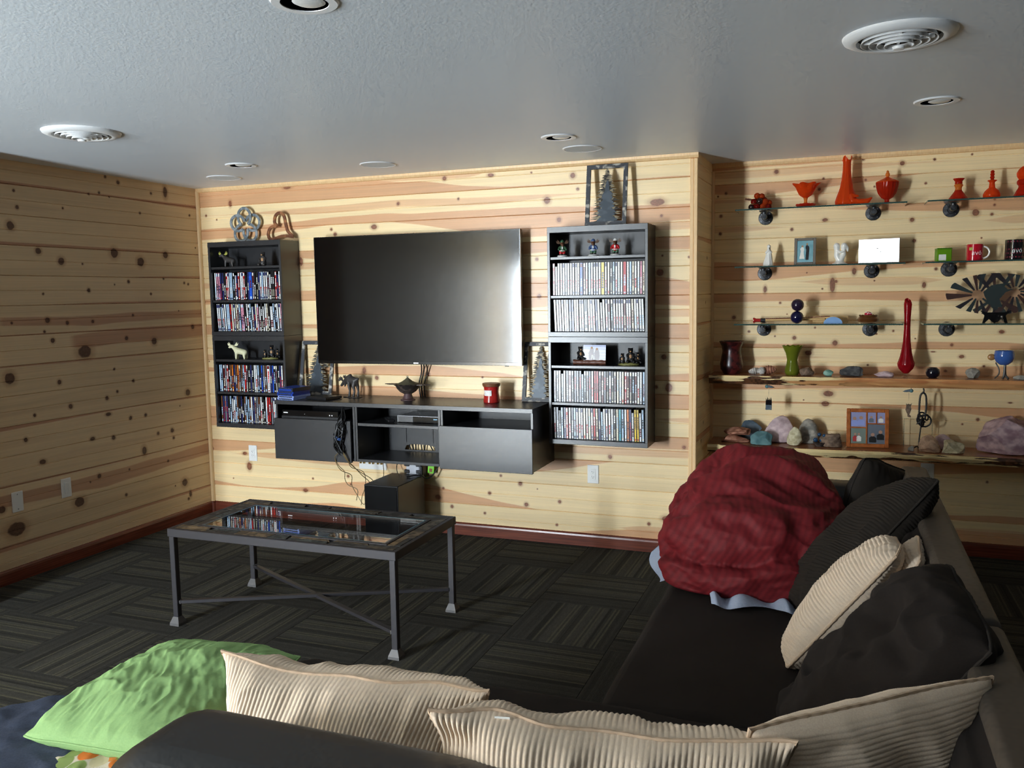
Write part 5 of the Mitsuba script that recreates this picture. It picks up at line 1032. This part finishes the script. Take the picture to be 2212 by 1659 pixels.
part(k, 'pane', box(4.712, 4.860, .430, .434, Z, Z + .165), 'clear_glass')
part(k, 'edge', cat(box(4.711, 4.861, .4295, .4345, Z + .165, Z + .1662), box(4.7105, 4.712, .4295, .4345, Z, Z + .166), box(4.860, 4.8615, .4295, .4345, Z, Z + .166)), 'glass_edge')
k = thing('iron_holder', 'twisted wrought-iron holder with a long loop top on the lower slab', 'candle holder')
mat('wrought_iron', lin(30, 28, 28), .5, .5, .3); W = at(4.800, .340, Z)
loop = np.array([(0, 0, .335), (-.014, 0, .315), (-.018, 0, .26), (-.015, 0, .205), (.012, 0, .205), (.018, 0, .26), (.014, 0, .315)]); part(k, 'loop', W(tube(spline(np.vstack([loop, loop[:1]]), 8)[:-1], .0052, 8, True)), 'wrought_iron', 40)
part(k, 'hook', W(tube(spline([(0, 0, .332), (.003, 0, .345), (0, 0, .358)], 5), .004, 8)), 'wrought_iron', 40)
for i, (cx, cz, r, ph) in enumerate(((.012, .170, .034, .3), (-.012, .176, .020, 1.2), (.022, .190, .016, 2), (-.004, .196, .022, .8), (.0, .160, .024, 2.4))):
    t = np.linspace(0, 2 * math.pi, 26)[:-1]; part(k, 'ring', W(tube(np.stack([cx + r * np.cos(t) * math.cos(ph * .5), r * np.cos(t) * math.sin(ph * .5) * .6, cz + r * np.sin(t)], 1), .0046, 8, True)), 'wrought_iron', 40)
for i in range(5):
    a = i * 1.256; part(k, 'leaf', W(moved(lathe([(0, 0), (.008, .006), (.005, .02), (0, .03)], 8), (-.008, -.004, .165), ry=math.degrees(a) + 20)), 'wrought_iron')
part(k, 'stem', W(tube(spline([(-.004, 0, .160), (-.010, 0, .10), (-.014, 0, .05), (-.014, 0, .008)], 6), .0036, 8)), 'wrought_iron', 40)
for a in ((-.05, -.02), (.03, -.02), (-.014, .04)): part(k, 'foot', W(tube(spline([(-.014, 0, .02), ((a[0] - .014) / 2, a[1] / 2, .018), (a[0], a[1], .004)], 5), .0036, 8)), 'wrought_iron', 40)
rock('rock', 4.742, .290, Z, (.034, .03, .032), 49, 'rock_grey', 'small round grey pebble at the foot of the iron holder', .3)
rock('rock', 4.838, .285, Z, (.118, .09, .098), 50, 'rock_tan', 'tan pointed rock right of the iron holder', .8)
rock('rock', 4.915, .400, Z, (.100, .07, .088), 51, 'rock_pink', 'pinkish grey rock behind two pale rocks', .6)
rock('rock', 4.958, .285, Z, (.120, .08, .075), 52, 'rock_cream', 'pale grey angular rock with light veins on the lower slab', .9)
rock('rock', 5.250, .350, Z, (.340, .19, .205), 58, 'rock_quartz', 'big rose quartz boulder at the right end of the lower slab', .85, sub=4)

# ------------------------------------------------------------------ coffee table
mat('table_steel', lin(54, 52, 55), .42, .5, .5)
mat('foot_steel', lin(74, 72, 72), .55, .4, .3)
for i, c in enumerate(((58, 52, 44), (76, 64, 50), (52, 56, 54), (88, 72, 52), (46, 44, 42))):
    mat(f'slate_{i}', mottled(lin(*[v * .8 for v in c]), lin(*[v * 1.25 for v in c]), 26), .5, .5)
t = thing('coffee_table', 'low steel coffee table with a slate tile border and an inset glass top', 'coffee table')
TX0, TX1, TY0, TY1, TZ = 1.333, 2.577, -1.887, -1.262, .482
gx0, gx1, gy0, gy1 = 1.452, 2.480, -1.795, -1.368
for a in (box(TX0, TX1, TY0, TY0 + .022, TZ - .040, TZ, .002), box(TX0, TX1, TY1 - .022, TY1, TZ - .040, TZ, .002), box(TX0, TX0 + .022, TY0 + .022, TY1 - .022, TZ - .040, TZ, .002), box(TX1 - .022, TX1, TY0 + .022, TY1 - .022, TZ - .040, TZ, .002)): part(t, 'apron', a, 'table_steel')
ring = sg.box(TX0 + .02, TY0 + .02, TX1 - .02, TY1 - .02).difference(sg.box(gx0, gy0, gx1, gy1))
part(t, 'tray', moved(extrude(ring, .012), (0, 0, TZ - .020)), 'black_panel')
part(t, 'glass_frame', moved(extrude(sg.box(gx0 - .008, gy0 - .008, gx1 + .008, gy1 + .008).difference(sg.box(gx0 + .006, gy0 + .006, gx1 - .006, gy1 - .006)), .016), (0, 0, TZ - .014)), 'table_steel')
part(t, 'glass_top', box(gx0 + .0065, gx1 - .0065, gy0 + .0065, gy1 - .0065, TZ - .007, TZ + .001), 'clear_glass')
part(t, 'glass_bevel', moved(extrude(sg.box(gx0 + .006, gy0 + .006, gx1 - .006, gy1 - .006).difference(sg.box(gx0 + .016, gy0 + .016, gx1 - .016, gy1 - .016)), .0012), (0, 0, TZ + .0011)), mat('bevel_glass', lin(60, 84, 92), .12, .6))
rng = np.random.default_rng(21)
def tiles(x0, x1, y0, y1, n, along):
    cuts = np.sort(np.linspace(0, 1, n + 1) + np.r_[0, rng.uniform(-.25, .25, n - 1) / n, 0]); rows = [(0, 1)]
    for i in range(n):
        sp = rng.random()
        rws = [(0, 1)] if sp < .35 else [(0, .45 + .15 * rng.random())]
        if len(rws) == 1 and rws[0][1] < 1: rws.append((rws[0][1], 1))
        for r0, r1 in rws:
            sk = rng.uniform(-.02, .02, 2)
            a, b = cuts[i] + (0 if i == 0 else sk[0] * .4), cuts[i + 1] + (0 if i == n - 1 else sk[1] * .4)
            P = [(a, r0), (b, r0), (b + (0 if i == n - 1 else sk[1]), r1), (a + (0 if i == 0 else sk[0]), r1)]
            Q = [(x0 + (x1 - x0) * u, y0 + (y1 - y0) * v) if along == 'x' else (x0 + (x1 - x0) * v, y0 + (y1 - y0) * u) for u, v in P]
            pg = sg.Polygon(Q).buffer(0).buffer(-.0022, join_style=2)
            if pg.is_empty: continue
            part(t, 'slate_tile', moved(extrude(pg, .007 + .0015 * rng.random()), (0, 0, TZ - .008)), f'slate_{rng.integers(5)}')
e = .022
tiles(TX0 + e, TX1 - e, TY0 + e, gy0 - .008, 7, 'x'); tiles(TX0 + e, TX1 - e, gy1 + .008, TY1 - e, 7, 'x')
tiles(TX0 + e, gx0 - .008, gy0 - .008, gy1 + .008, 3, 'y'); tiles(gx1 + .008, TX1 - e, gy0 - .008, gy1 + .008, 3, 'y')
legs = [(TX0 + .020, TY0 + .018), (TX1 - .020, TY0 + .018), (TX1 - .020, TY1 - .018), (TX0 + .020, TY1 - .018)]
for lx, ly in legs:
    k = part(t, 'leg', box(lx - .0145, lx + .0145, ly - .0145, ly + .0145, .034, TZ - .038, .002), 'table_steel')
    P = [(s_ * w_, s2 * w_, z_) for w_, z_ in ((.0155, .042), (.017, .026), (.027, .012), (.028, .0)) for s_ in (-1, 1) for s2 in (-1, 1)]
    f1 = trimesh.convex.convex_hull(np.array(P[8:])); f2 = trimesh.convex.convex_hull(np.array(P[:12]))
    part(k, 'foot', moved(cat(f1, f2), (lx, ly, 0)), 'foot_steel')
for (a, b_), dz in (((0, 2), 0), ((1, 3), .0)):
    p0, p1 = np.array(legs[a]), np.array(legs[b_]); d = (p1 - p0) / np.linalg.norm(p1 - p0); L_ = np.linalg.norm(p1 - p0)
    ang = math.degrees(math.atan2(d[1], d[0])); mid = (p0 + p1) / 2
    pieces = [(-L_ / 2 + .016, L_ / 2 - .016)] if a == 0 else [(-L_ / 2 + .016, -.016), (.016, L_ / 2 - .016)]
    for q0, q1 in pieces: part(t, 'stretcher', moved(box(q0, q1, -.013, .013, .106, .122, .002), (mid[0], mid[1], 0), rz=ang), 'table_steel')
    for s_ in (-1, 1): part(t, 'stretcher_tip', moved(trimesh.convex.convex_hull(np.array([(s_ * (L_ / 2 - .02), y_, z_) for y_ in (-.015, .015) for z_ in (.104, .124)] + [(s_ * (L_ / 2 - .0), 0, .114)])), (mid[0], mid[1], 0), rz=ang), 'foot_steel')

# ------------------------------------------------------------------ sectional sofa
def fabric(a, b, s=500):
    return proc(lambda p, n, uv: mix(a, b, .6 * noise(p.x * s, p.y * s, p.z * s) + .4 * fbm(p.x * 9, p.y * 9, p.z * 9)))
mat('brown_suede', fabric(lin(24, 20, 19), lin(35, 30, 27)), .9, .15, sheen=.2)
mat('black_leather', {'type': 'rgb', 'value': lin(34, 33, 34)}, .40, .5)
scene['black_leather'] = {'type': 'bumpmap', 'arbitrary': proc(lambda p, n, uv: fbm(p.x * 160, p.y * 160, p.z * 160, 2), eps=.002), 'scale': .0012, 'bsdf': {'type': 'principled', 'base_color': {'type': 'rgb', 'value': lin(22, 21, 22)}, 'roughness': .40, 'specular': .5}}
mat('rail_leather', fabric(lin(54, 48, 42), lin(68, 60, 52), 120), .55, .4)  # browner and lighter than the leather of the near backrest
def soft(poly, z0, z1, r, edge=.03, bump=.0, seed=0, top_crown=0.0):
    """A rounded upholstered block over a convex polygon."""
    c = sg.Polygon(poly); q = list(c.buffer(-r, join_style=2).exterior.coords)[:-1]
    S = [m3.Manifold.sphere(r, 24).translate([x, y, z]) for x, y in q for z in (z0 + r, z1 - r)]
    M = m3.Manifold.batch_hull(S).refine_to_length(edge); mm = M.to_mesh(); v = np.array(mm.vert_properties[:, :3], float)
    if bump: v[:, 2] += np.where(v[:, 2] > (z0 + z1) / 2, bump * (meshkit.fbm(v * [5, 5, 0] + seed, 3, seed) - .5) * 2, 0)
    if top_crown:
        lo, hi = v.min(0), v.max(0); u = (v[:, :2] - lo[:2]) / (hi - lo)[:2]
        v[:, 2] += np.where(v[:, 2] > (z0 + z1) / 2, top_crown * 16 * u[:, 0] * (1 - u[:, 0]) * u[:, 1] * (1 - u[:, 1]), 0)
    return trimesh.Trimesh(v, mm.tri_verts)
s = thing('sectional_sofa', 'dark brown L-shaped sectional sofa with a black leather back across the foreground', 'sofa')
part(s, 'base', cat(box(3.78, 4.66, -3.95, -.98, .05, .26, .01), box(2.70, 4.4, -3.86, -2.90, .05, .26, .01)), 'brown_suede')
part(s, 'seat_cushion', soft([(3.715, -2.83), (4.52, -2.83), (4.52, -1.02), (3.715, -1.02)], .22, .425, .05, .035, .010, 1, .012), 'brown_suede', True)
part(s, 'seat_cushion', soft([(2.80, -2.815), (4.52, -2.835), (4.52, -3.70), (2.34, -3.75), (2.16, -3.48), (2.66, -2.95)], .22, .448, .05, .035, .010, 2, .008), 'brown_suede', True)
def back_run(y0, y1, name='backrest'):
    prof = [(4.40, .30), (4.46, .50), (4.545, .74), (4.585, .775), (4.62, .80), (4.665, .80), (4.695, .785), (4.70, .74), (4.71, .08), (4.44, .08)]
    n = 24; V = []; ys = np.linspace(y0, y1, n)
    pr = np.array(prof)
    fine = spline(np.vstack([pr, pr[:1]]), 5)[:-1]
    for i, y in enumerate(ys):
        e_ = min(i, n - 1 - i) / (n - 1) * abs(y1 - y0); q = 1 - .05 * max(0, 1 - e_ / .05) ** 2
        c = fine.mean(0); V += [(c[0] + (x - c[0]) * q, y, c[1] + (z - c[1]) * q) for x, z in fine]
    m = len(fine); F = []
    for i in range(n - 1):
        for j in range(m):
            a, b, c_, d = i * m + j, i * m + (j + 1) % m, (i + 1) * m + (j + 1) % m, (i + 1) * m + j; F += [(a, b, c_), (a, c_, d)]
    for i in (0, n - 1):
        V.append(tuple(np.array(V[i * m:(i + 1) * m]).mean(0)) if i == 0 else tuple(np.array(V[(n - 1) * m:n * m]).mean(0))); c_ = len(V) - 1
        F += [(c_, i * m + j, i * m + (j + 1) % m) for j in range(m)]
    t_ = trimesh.Trimesh(V, F, process=False); t_.fix_normals(); return t_
part(s, 'backrest', back_run(-1.04, -2.885), 'brown_suede', 50)
part(s, 'backrest', back_run(-2.895, -4.05), 'brown_suede', 50)
for y0, y1 in ((-1.03, -2.882), (-2.898, -4.06)): part(s, 'top_rail', soft([(4.600, y0), (4.708, y0), (4.708, y1), (4.600, y1)], .755, .812, .022, .05), 'rail_leather', True, label='brownish grey leather top rail')
part(s, 'back_cushion', soft([(4.42, -2.80), (4.56, -2.80), (4.56, -1.06), (4.42, -1.06)], .40, .66, .06, .04, .0), 'brown_suede', True)
part(s, 'armrest', soft([(3.72, -1.02), (4.70, -1.02), (4.70, -.80), (3.72, -.80)], .06, .70, .085, .05), 'black_leather', True)
lb = m3.Manifold.batch_hull([m3.Manifold.sphere(.115, 32).translate([x, y, z]) for x in (3.205, 4.60) for y, z in ((-3.905, .665), (-3.80, .665), (-3.84, .20), (-3.95, .20))]).refine_to_length(.04)
mm = lb.to_mesh(); part(s, 'backrest', trimesh.Trimesh(mm.vert_properties[:, :3], mm.tri_verts), 'black_leather', True, label='black leather backrest in the foreground')
for x, y in ((3.82, -1.1), (4.6, -1.1), (2.8, -3.0), (3.82, -2.9), (2.8, -3.7), (4.5, -3.9)): part(s, 'foot', moved(lathe([(0, 0), (.022, 0), (.028, .055), (0, .055)], 16), (x, y, 0)), 'black_plastic')

# ------------------------------------------------------------------ cushions
def cushion_mesh(Wd, Hd, Td, ribs=0, rib_h=.0022, rib_dir='v', seed=0, wrinkle=.010, nu=None, nv=None, sag=0.0, ear=.03, lump=None, rnd=.16, gather=.0022, wave=.0):
    """A stuffed cushion in its own frame: u across, v up, thickness along w. Returns the cloth and the seam line."""
    nu = nu or (ribs * 6 if ribs and rib_dir == 'v' else 70); nv = nv or (ribs * 6 if ribs and rib_dir == 'u' else 70)
    u, v = np.meshgrid(np.linspace(-1, 1, nu), np.linspace(-1, 1, nv), indexing='ij')
    def outline(u, v):
        x = u * (1 - ear * (1 - v ** 2)) * np.sqrt(1 - rnd * v ** 4); y = v * (1 - ear * 1.2 * (1 - u ** 2)) * np.sqrt(1 - rnd * u ** 4)
        q = np.stack([x, y, 0 * x], -1) * 1.6
        x = x + .05 * (meshkit.noise(q * 1.5 + seed, seed) - .5); y = y + .07 * (meshkit.noise(q * 1.5 + seed + 9, seed) - .5)
        y = y - sag * np.abs(u) ** 2 * (v > 0) * v
        return x * Wd / 2, y * Hd / 2
    x, y = outline(u, v)
    def plane(x, y): return wave * 2 * (meshkit.fbm(np.stack([x * 5, y * 5, 0 * x + seed], -1), 2, seed) - .5)
    prof = (np.clip(1 - np.abs(u) ** 2.6, 0, 1) ** .55) * (np.clip(1 - np.abs(v) ** 2.6, 0, 1) ** .55)
    parts_ = []
    for sgn in (1, -1):
        q = np.stack([x * 7, y * 7, 0 * x + sgn * 3], -1)
        f = 1 - np.abs(2 * meshkit.fbm(q + seed, 3, seed + (sgn > 0)) - 1)
        wr = wrinkle * (f - .6) * np.minimum(1, 3 * prof) * 2
        edge_gather = gather * np.sin(u * 31 + seed) * np.exp(-((1 - np.abs(v)) / .22) ** 2) * (np.abs(v) < .999)
        z = sgn * (Td / 2 * prof * (1 + .16 * (meshkit.noise(q * .35 + seed, seed + 4) - .5)) + (wr + edge_gather * (wrinkle > 0)) * (prof > 0))
        if lump: z = z + lump(u, v) * prof
        if ribs:
            ph = (u if rib_dir == 'v' else v) * ribs * math.pi / 2
            z = z + sgn * rib_h * (np.abs(np.cos(ph)) ** .8 - .5) * np.minimum(1, prof * 5)
        z = z + plane(x, y)
        P = np.stack([x, y, z], -1).reshape(-1, 3); n1, n2 = u.shape
        i, j = np.meshgrid(np.arange(n1 - 1), np.arange(n2 - 1), indexing='ij'); a = i * n2 + j
        F = np.stack([a, a + n2, a + n2 + 1, a + 1], -1).reshape(-1, 4); F = np.vstack([F[:, [0, 1, 2]], F[:, [0, 2, 3]]])
        parts_.append(trimesh.Trimesh(P, F if sgn > 0 else F[:, ::-1], process=False))
    m = trimesh.util.concatenate(parts_); m.merge_vertices(digits_vertex=6)
    k = 60; e = np.linspace(-1, 1, k)[:-1]
    bu = np.r_[e, np.ones(k - 1), -e, -np.ones(k - 1)]; bv = np.r_[-np.ones(k - 1), e, np.ones(k - 1), -e]
    bx, by = outline(bu, bv); seam = np.stack([bx, by, plane(bx, by)], 1)
    return m, seam
def frame(center, U, V):
    """Matrix of a cushion's frame: U is kept, V made square to it."""
    U = np.array(U, float); U /= np.linalg.norm(U); V = np.array(V, float); V -= U * (U @ V); V /= np.linalg.norm(V); N = np.cross(U, V)
    M = np.eye(4); M[:3, 0], M[:3, 1], M[:3, 2], M[:3, 3] = U, V, N, center; return M
def cushion(center, U, V, size, label, material, seam_mat, ribs=0, rib_dir='v', piping=.0042, zipper=None, grp=None, **kw):
    k = thing('cushion', label, 'cushion', grp)
    m, seam = cushion_mesh(*size, ribs=ribs, rib_dir=rib_dir, **kw); M = frame(center, U, V)
    m.apply_transform(M); part(k, 'cover', m, material, True)
    seam = seam @ M[:3, :3].T + M[:3, 3]
    part(k, 'seam', tube(seam, piping * (1 + .18 * np.sin(np.arange(len(seam)) * 2.1)), 6, True), seam_mat, 50)
    return k, M
mat('beige_cord', fabric(lin(200, 176, 152), lin(222, 202, 178)), .85, .2, sheen=.3)
mat('beige_seam', lin(184, 158, 132), .85, .2)
mat('brown_cord', fabric(lin(28, 25, 22), lin(40, 35, 31)), .9, .15, sheen=.2)
mat('brown_seam', lin(34, 30, 27), .85, .2)
G_ = 'beige corduroy cushions'; B_ = 'dark brown cushions on the right of the sofa'
k, M = cushion((3.315, -3.430, .560), (1, .10, -.03), (0, -.12, 1), (.66, .37, .28), 'beige corduroy cushion nearest the green pillow, standing in the foreground', 'beige_cord', 'beige_seam', 62, ear=.09, rnd=.0, seed=3, grp=G_, wrinkle=.026, wave=.045, rib_h=.0060)
k, M = cushion((3.965, -3.640, .640), (1, .16, -.04), (0, -.12, 1), (.64, .38, .27), 'beige corduroy cushion with a white tag, middle of the foreground cushions', 'beige_cord', 'beige_seam', 60, ear=.09, rnd=.0, seed=8, grp=G_, wrinkle=.032, wave=.060, rib_h=.0060)
part(k, 'tag', moved(box(-.014, .014, -.0008, .0008, -.009, .009), (3.79, -3.690, .818), rx=35, rz=12), 'label_white', label='small white sewn-in tag')
k, M = cushion((4.412, -3.400, .622), (.76, .64, .02), (.04, -.10, 1), (.56, .42, .20), 'beige cushion in the right foreground corner of the sofa', 'beige_cord', 'beige_seam', 60, rib_dir='u', seed=14, rib_h=.0012, grp=G_, wrinkle=.005, wave=.015, ear=.0, rnd=.04, gather=.0)
cushion((4.370, -2.290, .620), (.02, 1, -.12), (.60, .22, .72), (.36, .50, .16), 'ribbed beige cushion leaning between the dark brown cushions', 'beige_cord', 'beige_seam', 44, rib_dir='u', seed=21, grp=G_, wrinkle=.010, rib_h=.0036)
cushion((4.515, -2.235, .625), (.05, 1, -.05), (.36, .0, .9), (.36, .38, .10), 'beige cushion mostly hidden behind a dark brown cushion', 'beige_cord', 'beige_seam', 34, rib_dir='u', seed=22, grp=G_, wrinkle=.010, rib_h=.0036)
cushion((4.450, -2.960, .655), (.14, -.98, -.18), (.33, .16, .48), (.40, .60, .24), 'largest dark brown cushion, nearest on the right seat', 'brown_suede', 'brown_seam', 0, seed=31, grp=B_, wrinkle=.034, nu=110, nv=110, wave=.02)
k, M = cushion((4.420, -1.840, .670), (-.30, 1, -.35), (.62, .42, .66), (.48, .64, .20), 'dark brown ribbed cushion with a zipper beside the red comforter', 'brown_cord', 'brown_seam', 50, rib_dir='u', seed=37, grp=B_, wrinkle=.014, rib_h=.0036)
p_ = M[:3, :3] @ np.array([-.236, -.02, .0]) + M[:3, 3]
part(k, 'zipper_pull', moved(box(-.004, .004, -.006, .002, -.014, .010, .0015), p_), 'silver', label='small silver zipper pull')
cushion((4.480, -1.270, .660), (.55, .75, -.30), (.25, .10, .95), (.36, .42, .16), 'dark brown cushion farthest on the right seat, against the backrest', 'brown_cord', 'brown_seam', 0, seed=41, grp=B_, wrinkle=.012)

# green pillow, patterned pillow below, navy sheet
mat('green_cotton', fabric(lin(104, 132, 82), lin(118, 146, 95), 300), .8, .2)
k = thing('green_pillow', 'pillow in a bright green wrinkled pillowcase in the left foreground', 'pillow')
m, seam = cushion_mesh(.50, .54, .15, seed=51, wrinkle=.010, nu=150, nv=150, ear=.01, rnd=.10)
q_ = m.vertices * [10, 26, 0]; q_[:, 1] += 2.2 * np.sin(m.vertices[:, 0] * 9); edge_ = np.clip(np.abs(m.vertices[:, 2]) / .03, 0, 1)
m.vertices[:, 2] += np.sign(m.vertices[:, 2]) * edge_ * .011 * (1 - np.abs(2 * meshkit.fbm(q_, 3, 77) - 1) - .6)
M = frame((2.690, -3.340, .530), (.07, 1, .10), (1, -.06, .12)); m.apply_transform(M); part(k, 'cover', m, 'green_cotton', True)
seam = seam @ M[:3, :3].T + M[:3, 3]; part(k, 'hem', tube(seam, .003, 6, True), 'green_cotton', 50)
def floral(p, n, uv):
    d1, d2, r = mikit.voronoi(p.x * 16, p.y * 16 + p.z * 9)
    c = mix(lin(160, 148, 118), lin(170, 92, 36), smoothstep(.45, .5, r)); c = mix(c, lin(104, 118, 66), smoothstep(.72, .76, r))
    return mix(c, lin(170, 160, 140), smoothstep(.42, .50, d1))
mat('floral', proc(floral), .8, .2)
k = thing('patterned_blanket', 'folded orange and cream patterned blanket under the green pillow', 'blanket')
m, _ = cushion_mesh(.52, .40, .07, seed=57, wrinkle=.014, ear=.02); M = frame((2.740, -3.560, .452), (.80, -.58, .05), (.58, .80, .12)); m.apply_transform(M); part(k, 'cloth', m, 'floral', True)
mat('navy_cotton', fabric(lin(40, 46, 60), lin(56, 62, 78), 300), .8, .2, two=True)
def navy(u, v):
    x = 2.19 + .50 * u + .42 * v - .02; y = -3.46 + .48 * u - .42 * v
    q = np.stack([x * 9, y * 9, 0 * x], -1); z = .452 + .018 * (1 - np.abs(2 * meshkit.fbm(q, 3, 5) - 1)) - .0
    z = z + .05 * np.exp(-(((u - .92) / .14) ** 2 + ((v - .18) / .2) ** 2))
    return np.stack([x, y, z], -1)
top = grid(70, 60, navy); k = thing('navy_sheet', 'rumpled navy blue sheet over the left end of the sofa seat', 'sheet'); part(k, 'cloth', top, 'navy_cotton', True)

# red comforter heaped on the far end of the seat
def stripes(p, n, uv):
    a = p.x * .80 + p.y * .30 - p.z * .52
    st = .5 + .5 * dr.sin(a * 300.0)
    f = noise(p.x * 300, p.y * 300, p.z * 300)
    return mix(lin(82, 16, 22), lin(108, 23, 29), .55 * st + .45 * f)
mat('comforter_cloth', proc(stripes), .7, .25, sheen=.2)
m = trimesh.creation.icosphere(subdivisions=6); v = np.array(m.vertices)
th = np.arctan2(v[:, 1], v[:, 0]); zz = v[:, 2]; rad = np.linalg.norm(v[:, :2], axis=1)
sq = (np.abs(np.cos(th)) ** 3.0 + np.abs(np.sin(th)) ** 3.0) ** (-1 / 3.0)
X = .355 * rad * sq * np.cos(th); Y = .465 * rad * sq * np.sin(th)
Zc = np.sign(zz) * np.abs(zz) ** .85
Hh = .235 + .235 * np.clip((Y + .42) / .62, 0, 1)
Zw = np.where(Zc > 0, Zc * Hh, Zc * .05)
Xw = X * (1 + .16 * (meshkit.noise(np.stack([np.cos(th) * 2, np.sin(th) * 2, Zc * 2], 1) * 1.5, 4) - .5)); Yw = Y * (1 + .10 * (meshkit.noise(np.stack([np.cos(th) * 2, np.sin(th) * 2, Zc], 1) * 1.7, 9) - .5))
m.vertices = np.stack([4.045 + Xw, -1.465 + Yw, .462 + Zw], 1)
nrm = np.array(m.vertex_normals); Pv = np.array(m.vertices)
def ridged(q, s_): return 1 - np.abs(2 * meshkit.fbm(q, 3, s_) - 1)
def crease(path, depth, wdt):
    d = np.full(len(Pv), 9.0); P2 = spline(path, 10)
    for a in P2: d = np.minimum(d, np.linalg.norm((Pv - a) * [1, 1, 1], axis=1))
    return depth * np.exp(-(d / wdt) ** 2)
up = np.clip((Pv[:, 2] - .44) / .06, 0, 1)
warp = Pv * 4.0 + .9 * np.stack([meshkit.noise(Pv * 5, 1), meshkit.noise(Pv * 5, 2), meshkit.noise(Pv * 5, 3)], 1)
disp = .075 * (ridged(warp, 3) - .62) + .018 * (ridged(Pv * [10, 10, 22] + 3, 7) - .6)
q2 = Pv * [9, 9, 15] + 1.2 * np.stack([meshkit.noise(Pv * 6, 21), meshkit.noise(Pv * 6, 22), meshkit.noise(Pv * 6, 23)], 1)
disp += .020 * (ridged(q2, 31) - .6) * np.clip((.95 - Pv[:, 2]) * 3, .3, 1)
disp += crease([(3.72, -1.40, .70), (3.90, -1.42, .80), (4.08, -1.36, .90), (4.26, -1.32, .93)], -.060, .034)
disp += crease([(3.78, -1.62, .66), (3.95, -1.60, .74), (4.12, -1.62, .72), (4.20, -1.75, .62)], -.070, .040)
disp += crease([(3.70, -1.70, .55), (3.86, -1.86, .56), (4.05, -1.88, .58), (4.22, -1.82, .60)], -.050, .030)
disp += crease([(3.72, -1.47, .76), (3.90, -1.50, .83), (4.08, -1.46, .90), (4.26, -1.44, .88)], .030, .045) + crease([(3.80, -1.74, .62), (3.95, -1.74, .70), (4.12, -1.74, .66)], .030, .05)
disp += crease([(3.84, -1.50, .76), (3.83, -1.70, .68), (3.86, -1.90, .55)], -.012, .012)
disp += crease([(4.12, -1.45, .84), (4.13, -1.68, .70), (4.16, -1.86, .58)], -.012, .012)
m.vertices = Pv + nrm * (disp * up)[:, None]
single('red_comforter', m, 'comforter_cloth', 'dark red striped comforter heaped on the far end of the sofa', 'comforter', smooth=True)
mat('pale_cotton', fabric(lin(142, 152, 172), lin(164, 172, 188), 300), .8, .2, two=True)
def ruffle_sheet(u, v):
    x = 3.90 + .36 * u + .03 * v; w_ = .5 + .5 * np.sin(u * 21 + 1.5 * np.sin(u * 7))
    y = -1.86 - (.13 + .030 * np.sin(u * 9)) * v - .02 * w_ * v; z = .446 + (.050 * w_ * (.35 + .65 * v)) * np.sin(np.pi * np.clip(v, 0, 1) * .85 + .2)
    return np.stack([x, y, z], -1)
k = thing('pale_sheet', 'crumpled pale blue-grey sheet peeking out from under the red comforter', 'sheet')
part(k, 'cloth', grid(120, 24, ruffle_sheet), 'pale_cotton', True)
def side_sheet(u, v):
    y = -1.52 + .46 * u + .02 * np.sin(v * 5 + u * 9); x = 3.71 - .14 * np.sin(np.pi * np.clip(u, 0, 1)) ** .8 * v - .015 * np.sin(u * 21) * v
    z = .53 - (.10 + .09 * np.abs(np.sin(u * 6.2 + .4))) * v - .02 * v ** 2
    return np.stack([x, y, z], -1)
part(k, 'overhang', grid(60, 20, side_sheet), 'pale_cotton', True)
